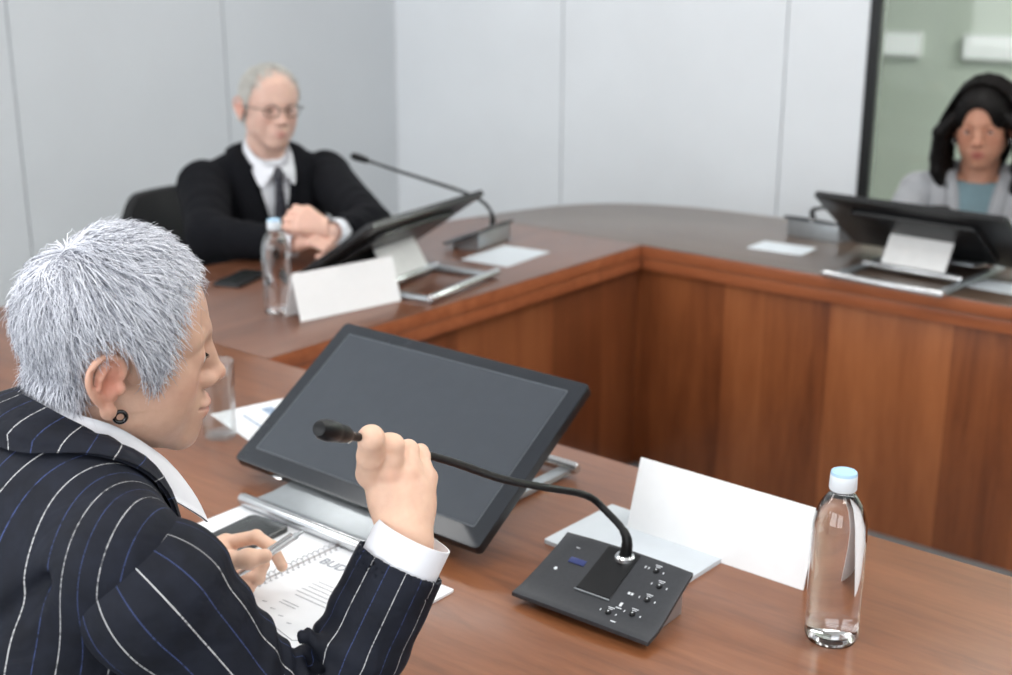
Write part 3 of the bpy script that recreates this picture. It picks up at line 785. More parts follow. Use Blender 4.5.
for k in range(6): box(bm, (.062+.03, .052-k*.0085, .0038), (.085*random.uniform(.7, 1), .0008, .0003))
for k in range(2): box(bm, (.075, -.010-k*.006, .0038), (.03, .0008, .0003))
line = [(.045, -.075), (.075, -.088), (.105, -.062), (.145, -.070), (.180, -.045)]
for p, q in zip(line, line[1:]):
    d = Vector((q[0]-p[0], q[1]-p[1])); box(bm, ((p[0]+q[0])/2, (p[1]+q[1])/2, .0038), (d.length, .0009, .0003), Matrix.Rotation(math.atan2(d.y, d.x), 4, 'Z'))
box(bm, (.115, -.118, .0038), (.15, .0008, .0003)); box(bm, (.04, -.08, .0038), (.0008, .075, .0003))
for k in range(4): box(bm, (.045+.022*k, -.027-.006*k, .0038), (.007, .0009, .0003), Matrix.Rotation(.3, 4, 'Z'))
bm_obj('printed_chart', bm, M['ink'], rp)
bm = bmesh.new()
for k in range(30):
    y = -.140+.280*k/29
    tube(bm, [(.008*math.cos(t), y+.0015*math.sin(t*.5), .004+.0062*math.sin(t)) for t in np.linspace(-.2, PI+.2, 9)], .0007, 5)
    for sx in (-.0085, .0085): box(bm, (sx, y, .0037), (.004, .0042, .0003))
bm_obj('spiral_binding', bm, M['spiral'], nb, smooth=True)
ph = slab('smartphone', .628, -.594, .074, .150, .008, TZ+.0036, .08, M['phone'], 'dark smartphone lying on the notebook under a hand', 'phone', rc=.009, bevel=.0015)
ph2 = empty('smartphone', W(-.545, .385, TZ), YAW+.35, 'smartphone lying on the table by the elbow of the man in the suit', 'phone')
bm = bmesh.new(); prism(bm, rrect(.076, .150, .009, 4), 0, .009); bm_obj('phone_case', bm, M['case_black'], ph2, bevel=.0015)
bm = bmesh.new(); prism(bm, rrect(.072, .146, .008, 4), .009, .0098); bm_obj('phone_screen', bm, M['phone'], ph2)
slab('notepad', 1.066, -.238, .218, .158, .006, TZ, -.03, M['grey_paper'], 'pale grey notepad half under the near microphone base and name card', 'notepad', rc=.003)
pt = slab('printed_sheet', .30, -.235, .21, .15, .0012, TZ, -.25, M['paper'], 'loose printed sheet behind the drinking glass', 'paper')
bm = bmesh.new(); box(bm, (-.055, .02, .0014), (.045, .022, .0003)); box(bm, (-.02, -.03, .0014), (.09, .004, .0003)); box(bm, (.03, .03, .0014), (.07, .003, .0003)); bm_obj('printed_block', bm, plain('blue_grey_print', srgb(150, 168, 192), .8, noise=.1), pt)
slab('loose_sheet', -.205, 1.01, .15, .21, .0015, TZ, .1, M['grey_paper'], 'loose white sheet by the microphone of the man in the suit', 'paper')
slab('loose_sheet', .325, 1.57, .16, .11, .0015, TZ, .05, M['grey_paper'], 'loose pale sheet left of the monitor of the dark-haired woman', 'paper')
slab('loose_sheet', .985, 1.515, .20, .10, .0015, TZ, -.1, M['grey_paper'], 'loose pale sheet right of the monitor of the dark-haired woman', 'paper')
# ---------------------------------------------------------------- heads
def head_field(h, sex='f', neck=None, eye_open=.0035, ears=(1, -1), dy=0.):
    F = Field((-.100, -.125, -.21 if neck is not None else -.15), (.100, .135, .135), h)
    w = 1. if sex == 'f' else 1.06
    F.ell((0, -.002, .034), (.073*w, .078, .078), 0)
    F.ell((0, .034, .028), (.061*w, .061, .067), .03)
    F.ell((0, .026, -.034), (.056*w, .057, .074), .03)
    for s in (-1, 1):
        F.ell((s*.037, .054, -.024), (.023*w, .023, .020), .022)
        F.ell((s*.036*w, .046, -.056), (.022, .024, .024), .025)
        F.cap((s*.050*w, .004, -.060), (s*.018*w, .064, -.098 if sex == 'f' else -.102), .016, .013, .028)
        F.cap((s*.010, .085, .016), (s*.042, .069, .017), .009 if sex == 'f' else .010, .007, .016)
        F.ell((s*.031, .104, -.003), (.0185, .020, .013), .016, op='sub')
        F.ell((s*.031, .0740, -.003), (.0155, .0140, .0130), .009)
        if eye_open: F.ell((s*.031, .0905, -.0055), (.0125, .0070, eye_open), .002, op='sub')
    F.ell((0, .074, -.101), (.019*w, .015, .016), .020)
    F.ell((0, .076, -.068), (.027, .020, .025), .020)
    F.chain([(0, .083, .012), (0, .093, -.012), (0, .1045, -.030)], [.0085, .0080, .0092], .016)
    F.ell((0, .1085, -.0345), (.0092, .0088, .0080), .006)
    for s in (-1, 1):
        F.ell((s*.0122, .0945, -.0385), (.0075, .0110, .0075), .010)
        F.ell((s*.0065, .102, -.0445), (.0035, .0050, .0030), .003, op='sub')
    lm = 1. if sex == 'f' else .9
    F.ell((0, .0925*(1 if sex == 'f' else .985), -.0640), (.0215*1.05, .0095, .0052*lm), .006)
    F.ell((0, .0905*(1 if sex == 'f' else .985), -.0745), (.0190, .0095, .0060*lm), .006)
    F.chain([(-.026, .084, -.0668), (-.013, .0965, -.0692), (0, .1010, -.0702), (.013, .0965, -.0692), (.026, .084, -.0668)], [.0010, .0016, .0016, .0016, .0010], .003, op='sub')
    F.cap((0, .099, -.052), (0, .101, -.060), .0018, .0022, .004, op='sub')
    for s in ears:
        c = np.array([s*.0735*w, -.010, -.009])
        R = np.array([[math.cos(.42), s*math.sin(.42)*-1, 0], [s*math.sin(.42), math.cos(.42), 0], [0, 0, 1]])
        F.ell(c+[s*.003, -.004, .000], (.0055, .016, .0255), .006, rot=R)
        # rim of the ear, from the front root over the top and down to the lobe
        es = .88
        rim = [(.001, .010, .004), (.003, .011, .016), (.006, .005, .027), (.010, -.007, .032), (.014, -.019, .027), (.0155, -.026, .013), (.0145, -.025, -.002), (.011, -.019, -.016), (.007, -.011, -.027), (.005, -.003, -.034)]
        rim = catmull([tuple(c+np.array([s*a, b, d])*[1, .92, es]) for a, b, d in rim], 4); rim = [tuple(p) for p in rim]
        F.chain(rim, [.0034]*len(rim), .0025)
        ah = [tuple(c+np.array([s*a, b, d])*[1, .92, es]) for a, b, d in ((.008, -.008, .018), (.0115, -.014, .008), (.011, -.014, -.004), (.008, -.008, -.014))]
        F.chain(ah, [.003, .0035, .0035, .003], .003)
        F.ell(c+[s*.013, -.003, -.004], (.009, .0085, .0125), .004, op='sub', rot=R)
        F.chain([tuple(c+np.array([s*.015, -.009, .024])), tuple(c+np.array([s*.0185, -.020, .014])), tuple(c+np.array([s*.017, -.0195, -.002]))], [.003, .0028, .002], .002, op='sub')
        F.ell(c+[s*.004, .008, -.008], (.0045, .0045, .0065), .004)
        F.ell(c+[s*.0055, -.004, -.032], (.0042, .0085, .0085), .005)
    if neck is not None:
        F.chain([(0, -.020, -.045), tuple(np.array(neck)*.5+np.array([0, -.012, -.0225])), tuple(neck)], [.054*w, .050*w, .056*w], .02)
        F.cap((.030, -.004, -.05), tuple(np.array(neck)+np.array([.012, .045, .0])), .011, .011, .02)
        F.cap((-.030, -.004, -.05), tuple(np.array(neck)+np.array([-.012, .045, .0])), .011, .011, .02)
    return F
def blob(V, c, r):
    d = (V-np.array(c))/np.array(r); return np.exp(-(d*d).sum(1))
def head_tint(V, base, lip, blush, shadow=None):
    base, lip, blush = (np.array(x[:3]) for x in (base, lip, blush))
    col = np.repeat(base[None], len(V), 0)
    def lay(w, c):
        nonlocal col
        w = np.clip(w, 0, 1)[:, None]; col = col*(1-w)+c*w
    for s in (-1, 1):
        lay(.35*blob(V, (s*.042, .060, -.032), (.022, .03, .018)), blush)
        lay(.75*blob(V, (s*.080, -.014, -.010), (.012, .014, .020)), blush*np.array([.95, .82, .8]))
        lay(.4*blob(V, (s*.084, -.020, -.004), (.014, .024, .032)), blush)
        lay(.4*blob(V, (s*.031, .088, -.003), (.016, .02, .009)), blush*.85)
    lay(.35*blob(V, (0, .110, -.036), (.014, .012, .012)), blush)
    lay(1.35*blob(V, (0, .099, -.0655), (.0175, .016, .0045))*(V[:, 1] > .08), lip)
    lay(1.35*blob(V, (0, .097, -.0745), (.0155, .016, .0050))*(V[:, 1] > .08), lip)
    return np.concatenate([col, np.ones((len(V), 1))], 1)

# ---------------------------------------------------------------- hands (world positions of the joints)
def finger(F, pts, r0, r1, k=.0025):
    n = len(pts); F.chain(pts, [r0+(r1-r0)*i/(n-1) for i in range(n)], k)
    for i in range(1, n-1): F.ell(pts[i], (r0*1.01-.0007*i,)*3, k)

# ---------------------------------------------------------------- cloth
def limb_weave(V, joints, ups):
    """stores for every point its place round the sleeve (cos, sin) and along it"""
    J = [np.array(j, float) for j in joints]; out = np.zeros((len(V), 3)); best = np.full(len(V), 9e9); s0 = 0
    acc = np.zeros((len(V), 2)); ws = np.zeros(len(V)); ax = np.zeros(len(V))
    up = np.array(ups, float)
    prev = None
    for p, q in zip(J, J[1:]):
        d = q-p; Ln = np.linalg.norm(d); d = d/Ln
        if prev is not None:   # carry the frame over the bend
            v = np.cross(prev, d); c = prev@d
            up = up+np.cross(v, up)+np.cross(v, np.cross(v, up))/(1+c)
        up = up-d*(up@d); up /= np.linalg.norm(up); bi = np.cross(d, up); prev = d
        t = np.clip((V-p)@d, 0, Ln); r = V-p-t[:, None]*d
        dist = np.linalg.norm(r, axis=1); w = np.exp(-(dist/.018))
        u = np.stack([r@up, r@bi], 1); u /= np.linalg.norm(u, axis=1)[:, None]+1e-9
        acc += w[:, None]*u; ws += w; ax += w*(t+s0); s0 += Ln
    ws += 1e-20; out[:, :2] = acc/ws[:, None]; out[:, 2] = ax/ws
    return out
def strip(name, inner, outer, mat, parent, thick=.003, n=6, m=6, bulge=.008, weave=None, X=None, mirror=True, on=None, gap=.004):
    """turned down collar or lapel: cloth between two edge lines, doubled to a thickness"""
    a = catmull(inner, n); b = catmull(outer, n)
    if mirror:
        a = [Vector((-p.x, p.y, p.z)) for p in a[::-1]][:-1]+a; b = [Vector((-p.x, p.y, p.z)) for p in b[::-1]][:-1]+b
    V = []; Wv = []; s = 0
    cen = Vector((0, .01, -.05))
    for i, (p, q) in enumerate(zip(a, b)):
        if i: s += ((a[i]-a[i-1]).length+(b[i]-b[i-1]).length)/2
        o = ((p+q)/2-cen); o.z *= .3; o.normalize()
        for j in range(m+1):
            t = j/m; V.append(p.lerp(q, t)+o*bulge*math.sin(PI*t)); Wv.append((s/.045+.25, 0, t*.06))
    if on is not None:
        A = np.array([tuple(v) for v in V]); tt = np.arange(len(A)) % (m+1)
        A = on.rest(A, gap+.004*np.sin(PI*tt/m), pull=tt == m); A = A.reshape(len(a), m+1, 3)
        for _ in range(2): A[1:-1, 1:] = A[1:-1, 1:]*.5+.25*(A[2:, 1:]+A[:-2, 1:])
        A = on.rest(A.reshape(-1, 3), gap+.003*np.sin(PI*tt/m), it=6)
        V = [Vector(v) for v in A]
    nv = len(V); F = []
    for i in range(len(a)-1):
        for j in range(m):
            k = i*(m+1)+j; F.append((k, k+m+1, k+m+2, k+1))
    me = bpy.data.meshes.new(name); me.from_pydata([tuple(v) for v in V], [], F)
    # outward thickness
    bm = bmesh.new(); bm.from_mesh(me); bmesh.ops.recalc_face_normals(bm, faces=bm.faces); bm.normal_update()
    f0 = max(bm.faces, key=lambda f: f.calc_center_median().y*-1)
    N2 = [v.normal.copy() for v in bm.verts]; bm.free()
    c = Vector((0, 0, 0))
    i0 = (len(a)//2)*(m+1)+m//2; sg = 1 if N2[i0].dot(V[i0]-cen) > 0 else -1
    V2 = [v+nn*sg*thick for v, nn in zip(V, N2)]
    F2 = [tuple(i+nv for i in f[::-1]) for f in F]
    def edge(i, j): F2.append((i, j, j+nv, i+nv))
    L_ = len(a)
    for i in range(L_-1):
        edge(i*(m+1), (i+1)*(m+1)); edge((i+1)*(m+1)+m, i*(m+1)+m)
    for j in range(m): edge(j+1, j); edge((L_-1)*(m+1)+j, (L_-1)*(m+1)+j+1)
    bpy.data.meshes.remove(me)
    allV = np.array([tuple(v) for v in V+V2]); 
    if X is not None: allV = X(allV)
    allF = np.array(F+F2)
    return np_obj(name, allV, allF, mat, parent, attrs={'weave': ('FLOAT_VECTOR', np.array(Wv+Wv))})

def torso_prims(F, g, sex, shx=.165, shz=-.055, hip=True):
    k = .05
    F.ell((0, -.004, -.19), (.158*shx/.165+g, .108+g, .215+g), 0)
    F.ell((0, -.045, -.15), (.135*shx/.165+g, .075+g, .165+g), k)
    for s in (-1, 1):
        F.cap((s*.042, -.012, -.020), (s*(shx-.012), -.008, shz), .034+g, .049+g, k)
        if sex == 'f': F.ell((s*.062, .085, -.20), (.058+g, .048+g, .055+g), .03)
    F.ell((0, .0, -.42), ((.145 if sex == 'f' else .165)+g, .115+g, .17+g), k)
    if hip: F.ell((0, -.01, -.56), ((.165)+g, .125+g, .11+g), k)

def torso_weave(V):
    x, y = V[:, 0], V[:, 1]; t = np.clip((np.abs(x)-.07)/.10, 0, 1); w = t*t*(3-2*t)
    return (x+np.sign(x)*.8*w*(y+.05))/.045
def sleeve_folds(V, Q, C, s0, amp):
    """creases where the sleeve is squeezed at the bend"""
    n = np.zeros_like(V); a = V[Q[:, 2]]-V[Q[:, 0]]; b = V[Q[:, 3]]-V[Q[:, 1]]; f = np.cross(a, b)
    for i in range(4): np.add.at(n, Q[:, i], f)
    n /= np.linalg.norm(n, axis=1)[:, None]+1e-12
    th = np.arctan2(C[:, 1], C[:, 0]); s = C[:, 2]; d = 0
    for c, sg, wl, ph, k in ((s0, .075, .060, 0., .6), (s0-.11, .07, .066, 1.3, .8), (s0+.10, .06, .048, 2.1, .8), (.03, .05, .06, .4, .5)):
        d = d+k*np.exp(-((s-c)/sg)**2)*np.sin(2*PI*s/wl+1.7*np.sin(th+ph)+.9*np.sin(2*th+ph*2))*(.65+.35*np.cos(th*1.+ph))
    return V+n*(amp*d)[:, None]
def build_person(cfg):
    """cfg: origin, torso basis, head placement, arm joints, cloth"""
    To = np.array(cfg['torso_o'], float); TR = cfg['torso_R']; Ho = np.array(cfg['head_o'], float); HR = cfg['head_R']; hs = cfg['hs']
    toW = lambda V: V@TR.T+To
    toT = lambda p: tuple((np.array(p, float)-To)@TR)
    hW = lambda V: (V*hs)@HR.T+Ho
    toH = lambda p: tuple(((np.array(p, float)-Ho)@HR)/hs)
    base_loc = Vector(cfg['ground'])
    root = None
    parts = []; tints = []
    sk = cfg['skin']
    # head and neck
    nb_ = toH(toW(np.array([[0, -.004, -.02]]))[0])
    F = head_field(cfg['h_head'], cfg['sex'], nb_, cfg.get('eye_open', .0035)); V, Q = F.mesh(); V = relax(V, Q, 1, .3)
    T0 = head_tint(V, sk['base'], sk['lip'], sk['blush']); parts.append((hW(V), Q)); tints.append(T0)
    # trunk and arms under the clothes
    F = Field((-.30, -.22, -.68), (.30, .22, .06), .012); torso_prims(F, -.012, cfg['sex'], cfg['shx'], cfg['shz'])
    V, Q = F.mesh(); parts.append((toW(V), Q)); tints.append(np.tile(list(sk['base'][:3])+[1], (len(V), 1)))
    for side in cfg['arms']:
        J = np.array(side['joints'], float); lo = J.min(0)-.08; hi = J.max(0)+.08
        F = Field(lo, hi, .007); F.chain(J, [.045, .038, .024], .02); V, Q = F.mesh(); parts.append((V, Q)); tints.append(np.tile(list(sk['base'][:3])+[1], (len(V), 1)))
        hp = side['hand']; P = np.array([p for f in hp['pts'] for p in f], float); F = Field(P.min(0)-.03, P.max(0)+.03, side.get('h', .0016))
        hp['build'](F); V, Q = F.mesh(); V = relax(V, Q, 1, .35)
        tn = np.tile(list(sk['hand'][:3])+[1], (len(V), 1)); bl = np.array(sk['blush'][:3])
        for kn in hp.get('knuckles', []):
            w = .4*np.exp(-(((V-np.array(kn))/.008)**2).sum(1))[:, None]; tn[:, :3] = tn[:, :3]*(1-w)+bl*w
        parts.append((V, Q)); tints.append(tn)
    V, Q = join(parts); off = np.array(base_loc)
    body = np_obj(cfg['name'], V-off, Q, M['skin'], attrs={'tint': ('FLOAT_COLOR', np.concatenate(tints))})
    body.location = base_loc; tag(body, cfg['label'], 'person')
    LO = lambda V: V-off
    # eyes
    for s in (-1, 1):
        bm = bmesh.new(); bmesh.ops.create_uvsphere(bm, u_segments=28, v_segments=20, radius=.0118*hs)
        for f in bm.faces:
            c = f.calc_center_median().normalized(); ir = cfg.get('iris', .88); f.material_index = 2 if c.z > .975 else (1 if c.z > ir else 0)
        gaze = (Vector(cfg['gaze'])-Vector(hW(np.array([[s*.031, .0765, -.004]]))[0])).normalized()
        Rm = gaze.to_track_quat('Z', 'Y').to_matrix().to_4x4()
        bmesh.ops.transform(bm, matrix=Matrix.Translation(Vector(LO(hW(np.array([[s*.031, .0765, -.004]])))[0])) @ Rm, verts=bm.verts)
        bm_obj('eye', bm, None, body, smooth=True, mats=[M['eye_white'], M['iris'], M['black_hoop']])
    # brows
    for s in (-1, 1):
        bm = bmesh.new()
        for k in range(46):
            t = k/45; x = .012+.033*t; y = .0925-.020*t*t-.002*t; z = .0155+.007*math.sin(PI*min(t*1.05, 1)*.75)
            p = np.array([[s*x, y, z+random.uniform(-.0018, .0018)]]); q = p+np.array([[s*.006, -.0025-.002*t, .0012-.004*t]])
            tube(bm, [Vector(LO(hW(p))[0]), Vector(LO(hW(q))[0])], [cfg.get('brow_r', .00035), cfg.get('brow_r', .00035)*.5], 4)
        bm_obj('eyebrow', bm, cfg['brow'], body)
    # shirt
    F = Field((-.26, -.22, -.64), (.26, .22, .10), .006); torso_prims(F, -.001, cfg['sex'], cfg['shx']-.02, cfg['shz'])
    for q in [toT(Ho)]: F.cap((0, -.004, -.02), tuple(np.array([0, -.004, -.02])*.75+np.array(q)*.25), .063, .060, .02)
    n2 = np.array(toT(Ho))-np.array([0, 0, -.02]); n2 /= np.linalg.norm(n2)
    F.cut(np.array([0, 0, .0])+n2*cfg.get('shirt_top', .035), n2+np.array([0, cfg.get('shirt_tilt', .25), 0]))
    V, Q = F.mesh(); V = relax(V, Q, 2); np_obj(cfg.get('shirt_name', 'shirt'), LO(toW(V)), Q, cfg['shirt_mat'], body)
    # jacket body
    F = Field((-.29, -.24, -.66), (.29, .24, .08), cfg['h_cloth']); torso_prims(F, .013, cfg['sex'], cfg['shx'], cfg['shz'])
    F.cap((0, -.004, -.03), tuple(np.array([0, -.004, -.03])*.3+np.array(toT(Ho))*.7), .066, .070, .012, op='sub')
    vd = cfg['vee']   # opening down the front
    F.chain([(0, .06, .04), (0, .11, -.06), (0, .16, vd)], [.062, .050, .006], .008, op='sub')
    if cfg.get('folds'):
        for p, q, r, op in cfg['folds']: F.cap(p, q, r, r*.4, .02, op=op)
    V, Q = F.mesh(); V = relax(V, Q, 2); JF = F
    jk = np_obj('jacket', LO(toW(V)), Q, cfg['jacket_mat'], body, attrs={'weave': ('FLOAT_VECTOR', np.stack([torso_weave(V), V[:, 1]*0, V[:, 2]-V[:, 1]*.8], 1))})
    # sleeves
    for side in cfg['arms']:
        J = np.array(side['joints'], float); rr = side.get('radii', [.062, .052, .043]); lo = J.min(0)-.10; hi = J.max(0)+.10
        F = Field(lo, hi, side.get('hs', cfg['h_cloth']))
        F.chain(J, rr, .025)
        inn = J[0]+(To+TR@np.array([0, 0, -.08])-J[0])*.18
        F.cap(J[0], inn, rr[0]*.98, rr[0]*.9, .02)
        d = J[2]-J[1]; d /= np.linalg.norm(d); end = J[2]+d*side.get('cuff_off', -.02)
        for p, q, r, k_, op in side.get('folds', []): F.cap(p, q, r, r*.6, k_, op=op)
        sl = F; sl.cap(end+d*.0, end+d*.2, 1e-3, 1e-3, 0)
        # cut square at the wrist and hollow the mouth of the sleeve
        F.cut(end, d)
        F.cap(end-d*.022, end+d*.08, rr[2]-.004, rr[2]-.004, .002, op='sub')
        V, Q = F.mesh(); V = relax(V, Q, 1 if side.get('folds') else 2)
        C_ = limb_weave(V, J, side.get('up', (0, 0, 1)))
        V = sleeve_folds(V, Q, C_, np.linalg.norm(J[1]-J[0]), side.get('amp', .003))
        np_obj('sleeve', LO(V), Q, cfg['sleeve_mat'], body, attrs={'weave': ('FLOAT_VECTOR', limb_weave(V, J, side.get('up', (0, 0, 1))))})
        # shirt cuff: hollow band
        bm = bmesh.new(); cr = rr[2]-.0035; cl = side.get('cuff_len', .03)
        prof = [(cr*.90, -.05), (cr, -.03), (cr*.995, cl-.002), (cr*.99, cl), (cr*.95, cl), (cr*.945, cl-.004), (cr*.90, -.03), (cr*.86, -.05)]
        lathe(bm, prof+[prof[0]], 48, Matrix.Translation(Vector(LO(end[None])[0])) @ Vector(d).to_track_quat('Z', 'Y').to_matrix().to_4x4() @ Matrix.Diagonal((1, side.get('cuff_flat', .88), 1, 1)))
        bm_obj('shirt_cuff' if cfg['sex'] == 'm' or cfg.get('cuffs', True) else 'sleeve_lining', bm, cfg['cuff_mat'], body, smooth=True)
    # collar and lapels
    X = lambda V: LO(toW(V))
    strip('jacket_collar', *cfg['collar'], cfg['jacket_mat'], body, thick=.004, bulge=.006, X=X, on=JF, gap=cfg.get('cgap', .003))
    if 'shirt_collar' in cfg: strip('shirt_collar', *cfg['shirt_collar'], cfg['shirt_mat'], body, thick=.0025, bulge=.003, X=X)
    # legs: thighs from the hips towards the table, shins to the floor, shoes
    hip = toW(np.array([[0, 0, -.56]]))[0]; f = np.array([TR[0, 1], TR[1, 1], 0]); f /= np.linalg.norm(f); r = np.array([f[1], -f[0], 0])
    F = Field(hip-np.array([.62, .62, hip[2]]), hip+np.array([.62, .62, .12]), .012)
    F.n = F.n
    sh = []
    for s in (-1, 1):
        hp = hip+r*s*.085; hp[2] = .52; kn = hp+f*.40+r*s*.02; kn[2] = .53; an = kn+f*cfg.get('shin', .03); an[2] = .09
        F.chain([hp, kn, an], [.088, .066, .048], .03); F.cut((0, 0, .07), (0, 0, -1))
        sh.append(an)
    F.cap(hip*[1, 1, 0]+[0, 0, .55]-r*.08, hip*[1, 1, 0]+[0, 0, .55]+r*.08, .115, .115, .04)
    V, Q = F.mesh(); np_obj('trousers', LO(V), Q, cfg.get('leg_mat', cfg['jacket_mat']) if cfg.get('leg_mat') else M['navy'], body)
    for an in sh:
        F = Field(an-[.28, .28, .1], an+[.28, .28, .06], .009)
        F.cap(an+[0, 0, -.055]-f*.02, an+f*.15+[0, 0, -.06], .034, .030, .02); F.cap(an, an+[0, 0, -.04], .04, .036, .02); F.cut((0, 0, .003), (0, 0, -1))
        V, Q = F.mesh(); np_obj('shoe', LO(V), Q, M['shoe'], body)
    return body, hW, toW, toT, LO

# ---------------------------------------------------------------- hair
def strands_mesh(P, R, sides=3):
    """P: n x k x 3 centre lines, R: n x k radii -> verts, quads"""
    n, k, _ = P.shape
    T = np.gradient(P, axis=1); T /= np.linalg.norm(T, axis=2, keepdims=True)+1e-12
    ref = np.array([.31, .77, .56]); A = np.cross(T, ref); A /= np.linalg.norm(A, axis=2, keepdims=True)+1e-12; B = np.cross(T, A)
    V = np.stack([P+(A*math.cos(2*PI*s/sides)+B*math.sin(2*PI*s/sides))*R[..., None] for s in range(sides)], 2)
    idx = np.arange(n*k*sides).reshape(n, k, sides); F = []
    for s in range(sides):
        s2 = (s+1) % sides
        F.append(np.stack([idx[:, :-1, s], idx[:, :-1, s2], idx[:, 1:, s2], idx[:, 1:, s]], -1).reshape(-1, 4))
    return V.reshape(-1, 3), np.concatenate(F)
def in_poly(y, z, poly):
    ins = np.zeros(len(y), bool); n = len(poly)
    for i in range(n):
        y0, z0 = poly[i]; y1, z1 = poly[(i+1) % n]
        c = ((z0 > z) != (z1 > z)) & (y < (y1-y0)*(z-z0)/(z1-z0+1e-12)+y0); ins ^= c
    return ins
def short_hair(name, hW, LO, parent, mat, poly, n, L=(.03, .055), puff=.010, wid=.00075, crown=(0, -.055, .11), hcap=.003, w=1., tone=(.35, 1.), lift=.010, cut_y=1., seed=5, back_puff=.0):
    rng = np.random.default_rng(seed)
    c = np.array([0, .001, .030]); r = np.array([.0765*w, .0815, .082])
    # scalp cap under the strands
    F = Field((-.105, -.135, -.13), (.105, .125, .15), hcap)
    F.ell(c, r+puff*.30, 0)
    F.ell((0, -.030, -.045), (.058*w+puff*.3, .044+puff*.3, .058), .03)
    X, Y, Z = [F.lo[i]+F.h*np.arange(F.n[i]) for i in range(3)]
    YY, ZZ = np.meshgrid(Y, Z, indexing='ij'); m = in_poly(YY.ravel()+0, ZZ.ravel()+0, poly).reshape(YY.shape)
    F.v[:, ~m] = np.maximum(F.v[:, ~m], .5)
    V, Q = F.mesh(); V = relax(V, Q, 4, .6)
    vt = np.full(len(V), tone[0]*.9); parts = [(V, Q)]; tones = [vt]
    # strands
    m_ = int(n*3.2); d = rng.normal(size=(m_, 3)); d /= np.linalg.norm(d, axis=1)[:, None]
    low = rng.random(m_) < .22
    p = c+d*r
    # lower back of the head and nape: roots on a second ellipsoid
    c2, r2 = np.array([0, -.030, -.045]), np.array([.060*w, .044, .058])
    q = c2+d*r2; p = np.where(low[:, None], q, p)
    keep = in_poly(p[:, 1], p[:, 2], poly) & ((~low) | (p[:, 1] < -.03)); p = p[keep][:n]; low = low[keep][:n]; n = len(p)
    ln = rng.uniform(*L, n); k = 8; st = (ln/(k-1))[:, None]
    cr = np.array(crown); clump = rng.integers(0, 420, n); cj = rng.normal(size=(420, 3))*.22
    # neighbouring strands share a direction
    cell = np.floor(p/.011).astype(int); hh = (cell[:, 0]*73856093 ^ cell[:, 1]*19349663 ^ cell[:, 2]*83492791) % 420
    jit = cj[hh]+rng.normal(size=(n, 3))*.13
    cc = np.where(low[:, None], c2, c); rrr = np.where(low[:, None], r2, r)
    P = np.zeros((n, k, 3)); off = puff*(.35+.65*rng.random(n)); x = p.copy()
    for j in range(k):
        nn = (x-cc)/rrr**2; nn /= np.linalg.norm(nn, axis=1)[:, None]
        t = j/(k-1); P[:, j] = x+nn*(off*(.25+.75*math.sin(min(t*1.6, 1)*PI/2))+lift*t*t*rng.random(n))[:, None]
        g = (x-cr); g[:, 2] -= .015+.03*t; g += np.array([0, .012, 0])
        gl = np.linalg.norm(g, axis=1)[:, None]; g = g/(gl+1e-9)*np.minimum(gl/.03, 1)+jit*(1+1.5*np.exp(-(gl/.03)**2))
        g -= nn*(g*nn).sum(1)[:, None]; g /= np.linalg.norm(g, axis=1)[:, None]
        x = x+g*st
        s_ = (((x-cc)/rrr)**2).sum(1)**-.5; x = cc+(x-cc)*s_[:, None]
    if back_puff:
        bw = np.exp(-((P-np.array([0, -.10, .05]))**2).sum(2)/.05**2); P[..., 1] -= back_puff*bw*rng.random((n, 1))
    # strands whose tips run off the hairline are shortened
    ok = in_poly(P[:, :, 1].ravel(), P[:, :, 2].ravel(), poly).reshape(n, k); bad = (~ok).sum(1)
    ok2 = bad <= rng.integers(1, 4, n); P = P[ok2]; n = len(P)
    R = wid*(rng.uniform(.6, 1.25, n)[:, None])*np.array([1., 1, 1, .95, .85, .7, .5, .2])
    Vs, Fs = strands_mesh(P, R); tn = np.clip(rng.normal(.5*(tone[0]+tone[1])+.12, .22*(tone[1]-tone[0])+.02, n), 0, 1)
    dark = rng.random(n) < .16; tn[dark] *= .35
    parts.append((Vs, Fs)); tones.append(np.repeat(tn, k*3))
    V, Q = join(parts)
    return np_obj(name, LO(hW(V)), Q, mat, parent, attrs={'tone': ('FLOAT', np.concatenate(tones))})
